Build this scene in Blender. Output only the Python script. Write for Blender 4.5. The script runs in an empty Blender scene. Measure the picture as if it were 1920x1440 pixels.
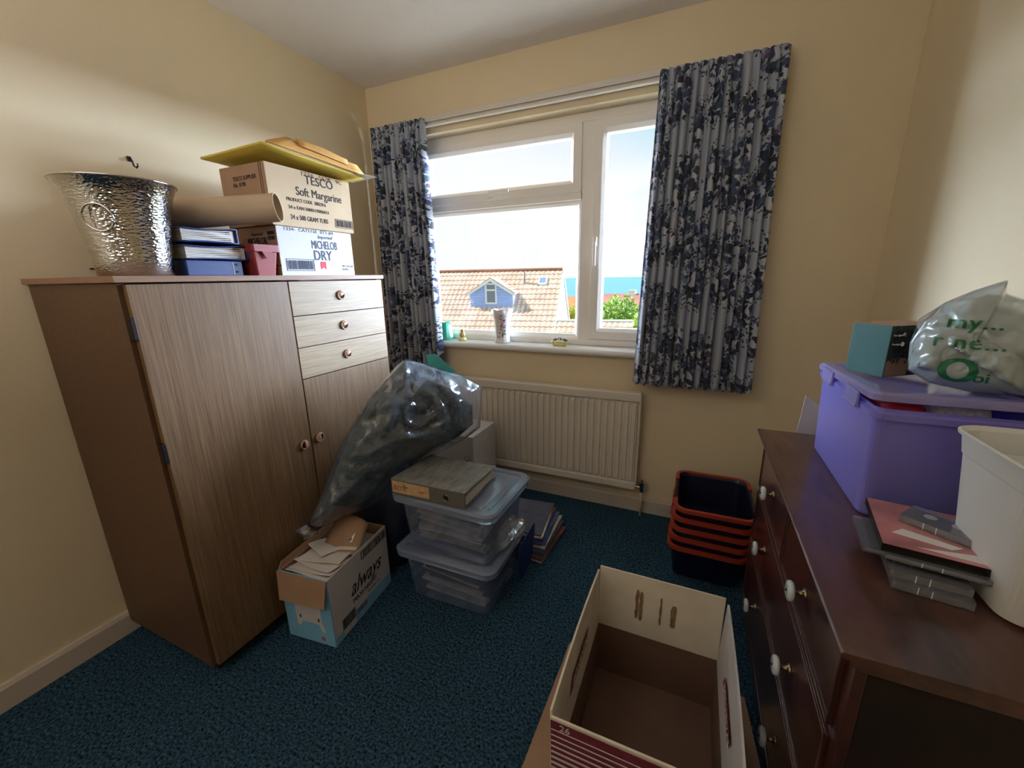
import bpy, bmesh, math, random
from mathutils import Vector, Matrix, noise
from mathutils.bvhtree import BVHTree
random.seed(7)
scn = bpy.context.scene
COL = scn.collection
PI = math.pi

# ------------------------------------------------------------------ camera
CAM = Vector((1.9088, -2.1989, 1.3072))
YAW, PITCH, ROLL, FPX = 0.4219, -0.2552, -0.0174, 766.1
f = Vector((-math.sin(YAW)*math.cos(PITCH), math.cos(YAW)*math.cos(PITCH), math.sin(PITCH)))
r0 = Vector((math.cos(YAW), math.sin(YAW), 0)); u0 = r0.cross(f)
r = math.cos(ROLL)*r0+math.sin(ROLL)*u0; u = -math.sin(ROLL)*r0+math.cos(ROLL)*u0
cd = bpy.data.cameras.new('camera'); cam = bpy.data.objects.new('camera', cd); COL.objects.link(cam)
cam.matrix_world = Matrix(((r.x, u.x, -f.x, CAM.x), (r.y, u.y, -f.y, CAM.y), (r.z, u.z, -f.z, CAM.z), (0, 0, 0, 1)))
cd.sensor_fit = 'HORIZONTAL'; cd.sensor_width = 36; cd.lens = 36*FPX/1920; cd.clip_start = .02; cd.clip_end = 20000
scn.camera = cam
# ------------------------------------------------------------------ light
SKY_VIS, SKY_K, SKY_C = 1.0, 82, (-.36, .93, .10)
w = bpy.data.worlds.new('sky'); scn.world = w; w.use_nodes = True
nt = w.node_tree; N = nt.nodes; L = nt.links; N.clear()
def nd(t, **k):
    n = N.new(t)
    for a, b in k.items(): setattr(n, a, b)
    return n
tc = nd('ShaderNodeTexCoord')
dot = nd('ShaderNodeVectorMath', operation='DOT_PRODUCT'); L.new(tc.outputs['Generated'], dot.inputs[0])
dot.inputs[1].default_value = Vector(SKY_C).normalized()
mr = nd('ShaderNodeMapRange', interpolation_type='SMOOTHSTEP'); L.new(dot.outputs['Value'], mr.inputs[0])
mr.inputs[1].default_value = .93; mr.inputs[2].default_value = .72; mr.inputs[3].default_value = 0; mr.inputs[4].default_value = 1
# blue towards the upper right of the visible patch, white haze low down
d2 = nd('ShaderNodeVectorMath', operation='DOT_PRODUCT'); L.new(tc.outputs['Generated'], d2.inputs[0]); d2.inputs[1].default_value = (.42, 0, .9)
rp = nd('ShaderNodeValToRGB'); L.new(d2.outputs['Value'], rp.inputs[0])
e = rp.color_ramp.elements; e[0].position = 0; e[0].color = (1.05, 1.08, 1.1, 1); e[1].position = .25; e[1].color = (.47, .86, .98, 1)
m_ = rp.color_ramp.elements.new(.07); m_.color = (1, 1.04, 1.09, 1)
m_ = rp.color_ramp.elements.new(.15); m_.color = (.86, .97, 1.06, 1)
bg = nd('ShaderNodeBackground'); L.new(rp.outputs[0], bg.inputs[0]); bg.inputs[1].default_value = SKY_VIS
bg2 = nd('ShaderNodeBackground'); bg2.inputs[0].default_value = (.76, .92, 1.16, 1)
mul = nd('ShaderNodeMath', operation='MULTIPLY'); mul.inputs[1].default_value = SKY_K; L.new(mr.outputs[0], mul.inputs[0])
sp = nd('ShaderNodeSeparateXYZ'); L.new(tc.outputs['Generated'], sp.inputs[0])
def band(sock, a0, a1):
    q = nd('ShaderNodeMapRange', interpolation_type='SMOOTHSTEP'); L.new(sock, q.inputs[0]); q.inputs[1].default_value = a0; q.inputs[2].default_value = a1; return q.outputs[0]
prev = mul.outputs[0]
for g in (band(sp.outputs['Y'], -.02, .15), band(sp.outputs['Z'], .46, .16)):      # extra sky brightness added outside the view to light the room
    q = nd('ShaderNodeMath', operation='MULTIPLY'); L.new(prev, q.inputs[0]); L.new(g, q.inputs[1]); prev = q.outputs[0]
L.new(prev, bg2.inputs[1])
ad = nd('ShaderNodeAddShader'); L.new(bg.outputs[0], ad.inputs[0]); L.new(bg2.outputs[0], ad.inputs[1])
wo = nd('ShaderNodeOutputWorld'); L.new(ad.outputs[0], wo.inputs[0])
sd = bpy.data.lights.new('sun', 'SUN'); sd.energy = 11.0; sd.angle = math.radians(.6); sd.color = (1, .93, .82)
so = bpy.data.objects.new('sun', sd); COL.objects.link(so)
so.rotation_euler = Vector((.72, .03, -.70)).to_track_quat('-Z', 'Y').to_euler()
# portal that guides the sky sampling through the window (emits nothing itself)
pd = bpy.data.lights.new('window_portal', 'AREA'); pd.shape = 'RECTANGLE'; pd.size = 1.7; pd.size_y = 1.3; pd.cycles.is_portal = True
po = bpy.data.objects.new('window_portal', pd); COL.objects.link(po); po.location = (1.08, .24, 1.5); po.rotation_euler = (-PI/2, 0, 0)
# added fill light behind the camera, lifts the ceiling and upper walls
fd = bpy.data.lights.new('fill_light', 'AREA'); fd.shape = 'RECTANGLE'; fd.size = 1.6; fd.size_y = .6; fd.energy = 23; fd.color = (1, .97, .95)
fo = bpy.data.objects.new('fill_light', fd); COL.objects.link(fo); fo.location = (1.05, -3.05, 1.75); fo.rotation_euler = Vector((-.30, .36, .95)).to_track_quat('-Z', 'Y').to_euler()
vs = scn.view_settings; vs.view_transform = 'Standard'; vs.look = 'None'; vs.gamma = 1; vs.use_curve_mapping = False; vs.exposure = 0.0
scn.cycles.max_bounces = 12; scn.cycles.diffuse_bounces = 6; scn.cycles.transparent_max_bounces = 24
scn.cycles.sample_clamp_indirect = 6; scn.cycles.caustics_reflective = False; scn.cycles.caustics_refractive = False

# ------------------------------------------------------------------ materials
def C(r, g, b):
    f = lambda x: ((x/255+.055)/1.055)**2.4 if x > 10 else x/255/12.92
    return (f(r), f(g), f(b), 1)
MATS = {}
def mat(name, col, rough=.6, metal=0, coat=0, bump=None, var=None, spec=.5, alpha=None, trans=None, sheen=0, stretch=(1, 1, 1)):
    """col rgba linear; bump=(scale,strength,dist); var=(scale, amount) colour variation; trans = see-through share"""
    if name in MATS: return MATS[name]
    m = bpy.data.materials.new(name); m.use_nodes = True; t = m.node_tree; n = t.nodes; l = t.links
    b = n['Principled BSDF']; b.inputs['Base Color'].default_value = col; b.inputs['Roughness'].default_value = rough
    b.inputs['Metallic'].default_value = metal; b.inputs['Coat Weight'].default_value = coat; b.inputs['Specular IOR Level'].default_value = spec
    b.inputs['Sheen Weight'].default_value = sheen
    co = n.new('ShaderNodeTexCoord'); mp = n.new('ShaderNodeMapping'); l.new(co.outputs['Object'], mp.inputs[0]); mp.inputs['Scale'].default_value = stretch
    if var:
        nz = n.new('ShaderNodeTexNoise'); nz.inputs['Scale'].default_value = var[0]; nz.inputs['Detail'].default_value = 6; l.new(mp.outputs[0], nz.inputs[0])
        rm = n.new('ShaderNodeValToRGB'); rm.color_ramp.elements[0].position = .3; rm.color_ramp.elements[1].position = .7
        a = var[1]; rm.color_ramp.elements[0].color = tuple(x*(1-a) for x in col[:3])+(1,); rm.color_ramp.elements[1].color = tuple(min(1, x*(1+a)) for x in col[:3])+(1,)
        l.new(nz.outputs[0], rm.inputs[0]); l.new(rm.outputs[0], b.inputs['Base Color'])
    if bump:
        nb = n.new('ShaderNodeTexNoise'); nb.inputs['Scale'].default_value = bump[0]; nb.inputs['Detail'].default_value = 4; l.new(mp.outputs[0], nb.inputs[0])
        bp = n.new('ShaderNodeBump'); bp.inputs['Strength'].default_value = bump[1]; bp.inputs['Distance'].default_value = bump[2]
        l.new(nb.outputs[0], bp.inputs['Height']); l.new(bp.outputs[0], b.inputs['Normal'])
    if trans is not None:
        tr = n.new('ShaderNodeBsdfTransparent'); tr.inputs[0].default_value = alpha or (1, 1, 1, 1)
        mx = n.new('ShaderNodeMixShader'); mx.inputs[0].default_value = trans
        l.new(b.outputs[0], mx.inputs[1]); l.new(tr.outputs[0], mx.inputs[2]); l.new(mx.outputs[0], n['Material Output'].inputs[0])
    MATS[name] = m; return m
def tree(m):
    t = m.node_tree; return t.nodes, t.links, t.nodes['Principled BSDF']
M = {}
M['wall'] = mat('wall_paint', C(220, 204, 171), .85, bump=(260, .25, .002), var=(1.2, .03))
M['wallr'] = M['wall']
M['ceil'] = mat('ceiling_texture', C(236, 232, 232), .9, bump=(170, .8, .006))
M['skirt'] = mat('skirting_paint', C(196, 184, 168), .55, bump=(30, .1, .001))
M['upvc'] = mat('white_frame', C(240, 236, 230), .35, spec=.5)
M['sill'] = mat('sill_gloss', C(232, 230, 228), .3)
M['radi'] = mat('radiator_enamel', C(214, 206, 192), .45)
M['rail'] = mat('rail_white', C(215, 208, 198), .45)
M['chrome'] = mat('chrome', C(205, 200, 195), .12, metal=1)
M['brass'] = mat('brass', C(150, 132, 104), .35, metal=1)
M['dark'] = mat('dark_metal', C(40, 30, 28), .5, metal=.6)
M['black'] = mat('black_print', C(28, 26, 30), .8)
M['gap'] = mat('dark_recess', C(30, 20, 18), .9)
M['navyink'] = mat('navy_print', C(30, 50, 75), .7)
M['red'] = mat('red_print', C(190, 30, 50), .7)
M['maroon'] = mat('maroon_print', C(112, 34, 52), .75, var=(60, .15))
M['card'] = mat('cardboard', C(156, 124, 98), .85, var=(14, .08), bump=(60, .15, .001))
M['cardl'] = mat('cardboard_pale', C(196, 172, 140), .85, var=(10, .06), bump=(50, .15, .001))
M['cardw'] = mat('cardboard_white', C(194, 192, 194), .7, var=(12, .05), bump=(40, .12, .001))
M['cardcream'] = mat('cardboard_cream', C(212, 203, 184), .8, var=(9, .10), bump=(40, .2, .001))
M['cardin'] = mat('cardboard_inside', C(112, 84, 68), .9, var=(8, .12), bump=(50, .15, .001))
M['paper'] = mat('paper', C(214, 208, 200), .8, var=(20, .05))
M['white'] = mat('white_paper', C(235, 235, 238), .7)
M['alwblue'] = mat('pale_blue_print', C(120, 178, 214), .65, var=(10, .08))
M['albumblue'] = mat('navy_cover', C(26, 50, 104), .45, var=(40, .12), bump=(300, .2, .001))
M['tube'] = mat('tube_card', C(184, 162, 134), .75, var=(10, .04))
M['yenv'] = mat('yellow_envelope', C(206, 180, 70), .7, var=(6, .12))
M['oenv'] = mat('manila_envelope', C(206, 156, 84), .7, var=(9, .1))
M['terra'] = mat('terracotta_plastic', C(134, 44, 46), .5, var=(30, .06))
M['navy'] = mat('navy_plastic', C(9, 12, 40), .38, bump=(12, .1, .004))
M['orange'] = mat('orange_plastic', C(156, 54, 36), .5)
M['knob'] = mat('glass_knob', C(214, 222, 226), .12, coat=.5, trans=.15)
M['greyfile'] = mat('mottled_grey', C(120, 116, 108), .5, var=(60, .35), stretch=(1, .3, 1))
M['filespine'] = mat('grey_spine', C(98, 95, 88), .6)
M['label'] = mat('old_label', C(196, 160, 118), .8, var=(40, .12))
M['purple'] = mat('purple_plastic', C(158, 146, 255), .3, trans=.42, alpha=C(205, 190, 255), spec=.5)
M['purplelid'] = mat('purple_lid', C(182, 170, 245), .22, trans=.38, alpha=C(205, 195, 255))
M['clear'] = mat('clear_plastic', C(170, 188, 225), .18, trans=.87, alpha=C(225, 232, 248))
M['clearlid'] = mat('clear_lid', C(190, 206, 235), .18, trans=.66, alpha=C(225, 232, 248), bump=(25, .15, .003))
M['case'] = mat('clear_case', C(215, 220, 232), .06, trans=.80, alpha=C(235, 238, 245))
M['caseblk'] = mat('black_case', C(18, 18, 18), .25)
M['greenbox'] = mat('teal_print', C(58, 108, 108), .55, var=(25, .08))
M['bin'] = mat('bin_plastic', C(206, 206, 200), .4, var=(5, .03))
M['glassg'] = mat('green_glass', C(120, 205, 180), .1, trans=.35, alpha=C(190, 240, 225))
M['ceramic'] = mat('ceramic', C(225, 222, 224), .2, var=(60, .03))
M['ceramicy'] = mat('ceramic_yellow', C(214, 205, 140), .3, var=(80, .25))
M['pinkc'] = mat('pink_petal', C(210, 140, 160), .4)
M['leafc'] = mat('green_leaf', C(70, 110, 80), .4)
M['gold'] = mat('gold_brown', C(176, 130, 80), .4, var=(120, .4))
M['redcloth'] = mat('red_cloth', C(150, 20, 40), .7)
M['lace'] = mat('white_lace', C(200, 200, 205), .8, bump=(200, .6, .004), var=(120, .3))
M['pleather'] = mat('navy_cloth', C(24, 32, 56), .7, bump=(30, .3, .006))
M['teal'] = mat('teal_plastic', C(70, 170, 165), .4)

# coarse carpet
m = mat('carpet_green', C(54, 84, 104), 1, bump=(150, 1, .02), var=(120, .95), spec=.05); M['carpet'] = m
# wardrobe oak: stretched grain
def wood(name, a, b, stretch, rough=.45, sc=1.0, coat=0, bump=.1):
    m = bpy.data.materials.new(name); m.use_nodes = True; n, l, p = tree(m)
    co = n.new('ShaderNodeTexCoord'); mp = n.new('ShaderNodeMapping'); mp.inputs['Scale'].default_value = stretch; l.new(co.outputs['Object'], mp.inputs[0])
    nz = n.new('ShaderNodeTexNoise'); nz.inputs['Scale'].default_value = sc; nz.inputs['Detail'].default_value = 8; nz.inputs['Roughness'].default_value = .7; nz.inputs['Distortion'].default_value = .3
    l.new(mp.outputs[0], nz.inputs[0])
    rm = n.new('ShaderNodeValToRGB'); rm.color_ramp.elements[0].position = .32; rm.color_ramp.elements[1].position = .68
    rm.color_ramp.elements[0].color = a; rm.color_ramp.elements[1].color = b
    l.new(nz.outputs[0], rm.inputs[0]); l.new(rm.outputs[0], p.inputs['Base Color'])
    bp = n.new('ShaderNodeBump'); bp.inputs['Strength'].default_value = bump; bp.inputs['Distance'].default_value = .001; l.new(nz.outputs[0], bp.inputs['Height']); l.new(bp.outputs[0], p.inputs['Normal'])
    p.inputs['Roughness'].default_value = rough; p.inputs['Coat Weight'].default_value = coat; p.inputs['Coat Roughness'].default_value = .15
    return m
M['oak'] = wood('oak_laminate_vertical', C(84, 60, 38), C(136, 106, 74), (260, 260, 4))
M['oakh'] = wood('oak_laminate_horizontal', C(120, 98, 72), C(166, 144, 110), (260, 5, 260))
M['oakside'] = wood('oak_side_panel', C(84, 58, 40), C(98, 70, 48), (60, 8, 60), .5)
M['oakedge'] = wood('oak_edge', C(128, 94, 72), C(150, 114, 88), (60, 6, 60), .5)
M['mahog'] = wood('mahogany', C(48, 28, 24), C(98, 64, 52), (5, 1.5, 5), .32, 2.5, .5, .05)
M['mahogv'] = wood('mahogany_front', C(44, 22, 20), C(88, 50, 44), (3, 3, 9), .3, 1.4, .5, .05)
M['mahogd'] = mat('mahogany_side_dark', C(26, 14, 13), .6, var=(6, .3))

# floral curtain fabric (UV in metres of cloth)
def floral():
    m = bpy.data.materials.new('floral_fabric'); m.use_nodes = True; n, l, p = tree(m)
    co = n.new('ShaderNodeTexCoord')
    dn = n.new('ShaderNodeTexNoise'); dn.noise_dimensions = '2D'; dn.inputs['Scale'].default_value = 30; l.new(co.outputs['UV'], dn.inputs['Vector'])
    vs_ = n.new('ShaderNodeVectorMath'); vs_.operation = 'MULTIPLY_ADD'; vs_.inputs[1].default_value = (.03, .03, 0); l.new(dn.outputs['Color'], vs_.inputs[0]); l.new(co.outputs['UV'], vs_.inputs[2])
    def vor(sc, feat='F1', rnd=1):
        v = n.new('ShaderNodeTexVoronoi'); v.voronoi_dimensions = '2D'; v.feature = feat; v.inputs['Scale'].default_value = sc; v.inputs['Randomness'].default_value = rnd; l.new(vs_.outputs[0], v.inputs['Vector']); return v
    def noi(sc, d=3):
        v = n.new('ShaderNodeTexNoise'); v.noise_dimensions = '2D'; v.inputs['Scale'].default_value = sc; v.inputs['Detail'].default_value = d; l.new(co.outputs['UV'], v.inputs['Vector']); return v
    def ma(op, a, b=None, clamp=False):
        x = n.new('ShaderNodeMath'); x.operation = op; x.use_clamp = clamp
        for i, q in enumerate((a, b)):
            if q is None: continue
            if isinstance(q, (int, float)): x.inputs[i].default_value = q
            else: l.new(q, x.inputs[i])
        return x.outputs[0]
    big = vor(5.2, rnd=.7); nz = noi(16)
    dd = ma('ADD', big.outputs['Distance'], ma('MULTIPLY', ma('SUBTRACT', nz.outputs[0], .5), .55))
    cluster = ma('LESS_THAN', dd, .42)
    near = ma('LESS_THAN', dd, .55)
    pet = vor(42); rose = ma('LESS_THAN', pet.outputs['Distance'], .56)
    lf = vor(60); leaf = ma('LESS_THAN', lf.outputs['Distance'], .30)
    msk = ma('MAXIMUM', ma('MULTIPLY', cluster, rose), ma('MULTIPLY', near, leaf))
    rm = n.new('ShaderNodeValToRGB'); rm.color_ramp.interpolation = 'CONSTANT'
    el = rm.color_ramp.elements; el[0].color = C(30, 38, 62); el[1].position = .28; el[1].color = C(58, 72, 104)
    for q, c in ((.5, C(34, 48, 58)), (.62, C(94, 104, 132)), (.74, C(54, 72, 68)), (.82, C(84, 68, 88)), (.9, C(38, 48, 76))):
        x = el.new(q); x.color = c
    sp = n.new('ShaderNodeSeparateColor'); l.new(pet.outputs['Color'], sp.inputs[0]); l.new(sp.outputs[0], rm.inputs[0])
    # few pale rose highlights
    hl = ma('MULTIPLY', cluster, ma('GREATER_THAN', sp.outputs[1], .86))
    mx = n.new('ShaderNodeMix'); mx.data_type = 'RGBA'; l.new(msk, mx.inputs[0]); mx.inputs[6].default_value = C(160, 167, 180); l.new(rm.outputs[0], mx.inputs[7])
    mx2 = n.new('ShaderNodeMix'); mx2.data_type = 'RGBA'; l.new(hl, mx2.inputs[0]); l.new(mx.outputs[2], mx2.inputs[6]); mx2.inputs[7].default_value = C(182, 184, 194)
    l.new(mx2.outputs[2], p.inputs['Base Color']); p.inputs['Roughness'].default_value = .9; p.inputs['Sheen Weight'].default_value = .2
    tl = n.new('ShaderNodeBsdfTranslucent'); l.new(mx2.outputs[2], tl.inputs[0]); ms = n.new('ShaderNodeMixShader'); ms.inputs[0].default_value = .10
    l.new(p.outputs[0], ms.inputs[1]); l.new(tl.outputs[0], ms.inputs[2]); l.new(ms.outputs[0], n['Material Output'].inputs[0])
    return m
M['floral'] = floral()
# window glass
def glass():
    m = bpy.data.materials.new('window_glass'); m.use_nodes = True; n, l, p = tree(m); n.remove(p)
    t = n.new('ShaderNodeBsdfTransparent'); g = n.new('ShaderNodeBsdfGlossy'); g.inputs['Roughness'].default_value = .02
    mx = n.new('ShaderNodeMixShader'); mx.inputs[0].default_value = .04
    l.new(t.outputs[0], mx.inputs[1]); l.new(g.outputs[0], mx.inputs[2]); l.new(mx.outputs[0], n['Material Output'].inputs[0]); return m
M['glass'] = glass()
# hammered steel
m = mat('hammered_steel', C(206, 204, 202), .10, metal=1); M['steel'] = m
n, l, p = tree(m); co = n.new('ShaderNodeTexCoord'); mp = n.new('ShaderNodeMapping'); mp.inputs['Scale'].default_value = (110, 110, 230); l.new(co.outputs['Object'], mp.inputs[0])
v = n.new('ShaderNodeTexVoronoi'); v.feature = 'SMOOTH_F1'; v.inputs['Scale'].default_value = 1; l.new(mp.outputs[0], v.inputs[0])
bp = n.new('ShaderNodeBump'); bp.inputs['Strength'].default_value = .55; bp.inputs['Distance'].default_value = .003; l.new(v.outputs['Distance'], bp.inputs['Height']); l.new(bp.outputs[0], p.inputs['Normal'])
# thin crinkled films
def clearmat(name, col, dfac, tint=(1, 1, 1, 1), rough=.1, refl=.5, scale=9, strength=0, dist=.02, transl=.3):
    """thin see-through plastic: tinted transmission, a little milky scatter, window-bright reflections"""
    m = bpy.data.materials.new(name); m.use_nodes = True; t = m.node_tree; n = t.nodes; l = t.links; n.remove(n['Principled BSDF'])
    tr = n.new('ShaderNodeBsdfTransparent'); tr.inputs[0].default_value = tint
    df = n.new('ShaderNodeBsdfDiffuse'); df.inputs[0].default_value = col; tl = n.new('ShaderNodeBsdfTranslucent'); tl.inputs[0].default_value = col
    gl = n.new('ShaderNodeBsdfGlossy'); gl.inputs['Roughness'].default_value = rough; gl.inputs[0].default_value = (1, 1, 1, 1)
    m1 = n.new('ShaderNodeMixShader'); m1.inputs[0].default_value = transl; l.new(df.outputs[0], m1.inputs[1]); l.new(tl.outputs[0], m1.inputs[2])
    m2 = n.new('ShaderNodeMixShader'); m2.inputs[0].default_value = dfac; l.new(tr.outputs[0], m2.inputs[1]); l.new(m1.outputs[0], m2.inputs[2])
    fr_ = n.new('ShaderNodeFresnel'); fr_.inputs['IOR'].default_value = 1.5; mu = n.new('ShaderNodeMath'); mu.operation = 'MULTIPLY'; mu.inputs[1].default_value = refl; l.new(fr_.outputs[0], mu.inputs[0])
    m3 = n.new('ShaderNodeMixShader'); l.new(mu.outputs[0], m3.inputs[0]); l.new(m2.outputs[0], m3.inputs[1]); l.new(gl.outputs[0], m3.inputs[2]); l.new(m3.outputs[0], n['Material Output'].inputs[0])
    if strength:
        co = n.new('ShaderNodeTexCoord'); nz = n.new('ShaderNodeTexNoise'); nz.noise_type = 'RIDGED_MULTIFRACTAL'; nz.inputs['Scale'].default_value = scale; nz.inputs['Detail'].default_value = 4; nz.inputs['Distortion'].default_value = .8
        l.new(co.outputs['Object'], nz.inputs[0]); bp = n.new('ShaderNodeBump'); bp.inputs['Strength'].default_value = strength; bp.inputs['Distance'].default_value = dist; l.new(nz.outputs[0], bp.inputs['Height'])
        for q in (gl, df, fr_): l.new(bp.outputs[0], q.inputs['Normal'])
    return m
M['polybag'] = clearmat('clear_polythene', C(205, 225, 255), .20, rough=.16, refl=1.5, scale=9, strength=1, dist=.02, transl=.45)
M['carrier'] = clearmat('frosted_carrier', C(222, 238, 234), .60, rough=.18, refl=1.2, scale=14, strength=1, dist=.02, transl=.3)
M['smallbag'] = clearmat('clear_film', C(215, 225, 245), .16, rough=.1, refl=1.6, scale=20, strength=.9, dist=.006)
M['clear'] = clearmat('clear_plastic', C(190, 210, 250), .13, C(250, 251, 255), .08, .45, transl=.5)
M['clearlid'] = clearmat('clear_lid', C(205, 222, 255), .36, C(250, 251, 255), .12, .9, 30, .15, .002, .4)
M['case'] = clearmat('clear_case', C(235, 240, 250), .20, C(253, 253, 255), .05, 1.1)
M['purple'] = clearmat('purple_plastic', C(172, 164, 255), .62, C(205, 190, 255), .2, .9)
M['purplelid'] = clearmat('purple_lid', C(200, 192, 250), .58, C(215, 205, 255), .14, .9)
M['carriertext'] = mat('green_print', C(24, 112, 72), .5)
M['greenery'] = mat('dark_green_tinsel', C(38, 54, 42), .7, var=(14, .6), bump=(40, 1, .02))
M['sprig'] = mat('sprig_green', C(40, 58, 46), .7)
# magazines: colour per object
def magmat():
    m = bpy.data.materials.new('magazine_paper'); m.use_nodes = True; n, l, p = tree(m)
    oi = n.new('ShaderNodeObjectInfo'); rm = n.new('ShaderNodeValToRGB'); rm.color_ramp.interpolation = 'CONSTANT'; el = rm.color_ramp.elements
    el[0].color = C(232, 228, 222); el[1].position = .3; el[1].color = C(196, 190, 182)
    for q, c in ((.42, C(205, 200, 192)), (.52, C(86, 92, 112)), (.62, C(196, 186, 168)), (.74, C(112, 70, 66)), (.84, C(58, 84, 140))):
        x = el.new(q); x.color = c
    l.new(oi.outputs['Random'], rm.inputs[0])
    co = n.new('ShaderNodeTexCoord'); mp = n.new('ShaderNodeMapping'); mp.inputs['Scale'].default_value = (6, 9, 6); l.new(co.outputs['Object'], mp.inputs[0])
    nz = n.new('ShaderNodeTexNoise'); nz.inputs['Scale'].default_value = 3; nz.inputs['Detail'].default_value = 3; l.new(mp.outputs[0], nz.inputs[0])
    hs = n.new('ShaderNodeHueSaturation'); mrr = n.new('ShaderNodeMapRange'); l.new(nz.outputs[0], mrr.inputs[0]); mrr.inputs[1].default_value = .3; mrr.inputs[2].default_value = .7; mrr.inputs[3].default_value = .55; mrr.inputs[4].default_value = 1.15
    l.new(rm.outputs[0], hs.inputs['Color']); l.new(mrr.outputs[0], hs.inputs['Value']); l.new(hs.outputs[0], p.inputs['Base Color']); p.inputs['Roughness'].default_value = .35
    return m
M['mag'] = magmat()
M['pages'] = mat('page_edges', C(205, 198, 186), .8, var=(300, .3), stretch=(.05, .05, 1))

# ------------------------------------------------------------------ mesh helpers
class MB:
    def __init__(s): s.v = []; s.f = []; s.m = []; s.mi = 0
    def add(s, vs, fs):
        o = len(s.v); s.v += [tuple(q) for q in vs]; s.f += [tuple(i+o for i in q) for q in fs]; s.m += [s.mi]*len(fs); return s
    def box(s, x0, x1, y0, y1, z0, z1, T=None):
        vs = [Vector((x, y, z)) for z in (z0, z1) for y in (y0, y1) for x in (x0, x1)]
        if T: vs = [T @ q for q in vs]
        return s.add(vs, [(0, 2, 3, 1), (4, 5, 7, 6), (0, 1, 5, 4), (2, 6, 7, 3), (0, 4, 6, 2), (1, 3, 7, 5)])
    def grid(s, P, closed_u=False):
        nu = len(P); nv = len(P[0]); vs = [q for row in P for q in row]; fs = []
        for i in range(nu if closed_u else nu-1):
            for j in range(nv-1):
                a = i*nv+j; b = ((i+1) % nu)*nv+j; fs.append((a, b, b+1, a+1))
        return s.add(vs, fs)
    def rings(s, R, cap0=True, cap1=True):
        nn = len(R[0]); vs = [q for rr in R for q in rr]; fs = []
        for i in range(len(R)-1):
            for j in range(nn):
                a = i*nn+j; b = i*nn+(j+1) % nn; fs.append((a, b, b+nn, a+nn))
        if cap0: fs.append(tuple(range(nn-1, -1, -1)))
        if cap1: fs.append(tuple(range((len(R)-1)*nn, len(R)*nn)))
        return s.add(vs, fs)
    def lathe(s, prof, n=32, cx=0, cy=0, cap0=True, cap1=True, wob=None):
        R = []
        for r_, z in prof:
            R.append([(cx+r_*math.cos(2*PI*k/n)*(1+(wob(k, z) if wob else 0)), cy+r_*math.sin(2*PI*k/n)*(1+(wob(k, z) if wob else 0)), z) for k in range(n)])
        return s.rings(R, cap0, cap1)
    def rrings(s, prof, n=6, cap0=True, cap1=True, cx=0, cy=0):
        """prof: (hx, hy, radius, z) rounded-rectangle sections"""
        R = []
        for hx, hy, rr, z in prof:
            ring = []
            for q, (sx, sy) in enumerate(((1, 1), (-1, 1), (-1, -1), (1, -1))):
                for k in range(n+1):
                    a = q*PI/2+k*PI/2/n
                    ring.append((cx+sx*(hx-rr)+rr*math.cos(a), cy+sy*(hy-rr)+rr*math.sin(a), z))
            R.append(ring)
        return s.rings(R, cap0, cap1)
    def tube(s, pts, r_, n=8, cap=True, closed=False):
        pts = [Vector(q) for q in pts]; R = []; up = Vector((0, 0, 1)); cnt = len(pts)
        for i, q in enumerate(pts):
            a = pts[(i-1) % cnt] if (closed or i > 0) else q; b = pts[(i+1) % cnt] if (closed or i < cnt-1) else q
            t = (b-a).normalized(); h = up if abs(t.dot(up)) < .95 else Vector((1, 0, 0)); x = t.cross(h).normalized(); y = t.cross(x)
            rr = r_[i] if isinstance(r_, (list, tuple)) else r_
            R.append([q+x*rr*math.cos(2*PI*k/n)+y*rr*math.sin(2*PI*k/n) for k in range(n)])
        if closed: R.append(R[0])
        return s.rings(R, cap and not closed, cap and not closed)
    def build(s, name, m, parent=None, smooth=False, bevel=0, loc=None, rot=None, solid=0, weld=False):
        me = bpy.data.meshes.new(name); me.from_pydata(s.v, [], s.f); ms = m if isinstance(m, (list, tuple)) else [m]
        for q in ms: me.materials.append(q)
        for i, p_ in enumerate(me.polygons): p_.material_index = s.m[i]; p_.use_smooth = smooth
        if weld:
            b_ = bmesh.new(); b_.from_mesh(me); bmesh.ops.remove_doubles(b_, verts=b_.verts, dist=1e-5); b_.to_mesh(me); b_.free()
        b_ = bmesh.new(); b_.from_mesh(me); bmesh.ops.recalc_face_normals(b_, faces=b_.faces); b_.to_mesh(me); b_.free()
        o = bpy.data.objects.new(name, me); COL.objects.link(o)
        if parent: o.parent = parent
        if loc: o.location = loc
        if rot: o.rotation_euler = rot
        if solid:
            md = o.modifiers.new('solid', 'SOLIDIFY'); md.thickness = solid; md.offset = 0
        if bevel:
            md = o.modifiers.new('bevel', 'BEVEL'); md.width = bevel; md.segments = 2; md.limit_method = 'ANGLE'
        return o
def box(x0, x1, y0, y1, z0, z1, T=None): return MB().box(x0, x1, y0, y1, z0, z1, T)
def tag(o, label, cat, group=None, kind=None):
    if label: o['label'] = label
    if cat: o['category'] = cat
    if group: o['group'] = group
    if kind: o['kind'] = kind
    return o
def thing(name, label, cat, loc=(0, 0, 0), rz=0, group=None, rot=None):
    o = bpy.data.objects.new(name, None); o.empty_display_size = .05; COL.objects.link(o)
    o.location = loc; o.rotation_euler = rot or (0, 0, rz); return tag(o, label, cat, group)
def struct(o): o['kind'] = 'structure'; return o
def lab(o, s): o['label'] = s; return o
def frame(right, up, org):
    x = Vector(right).normalized(); y = Vector(up); y = (y-x*y.dot(x)).normalized(); z = x.cross(y)
    return Matrix(((x.x, y.x, z.x, org[0]), (x.y, y.y, z.y, org[1]), (x.z, y.z, z.z, org[2]), (0, 0, 0, 1)))
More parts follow.
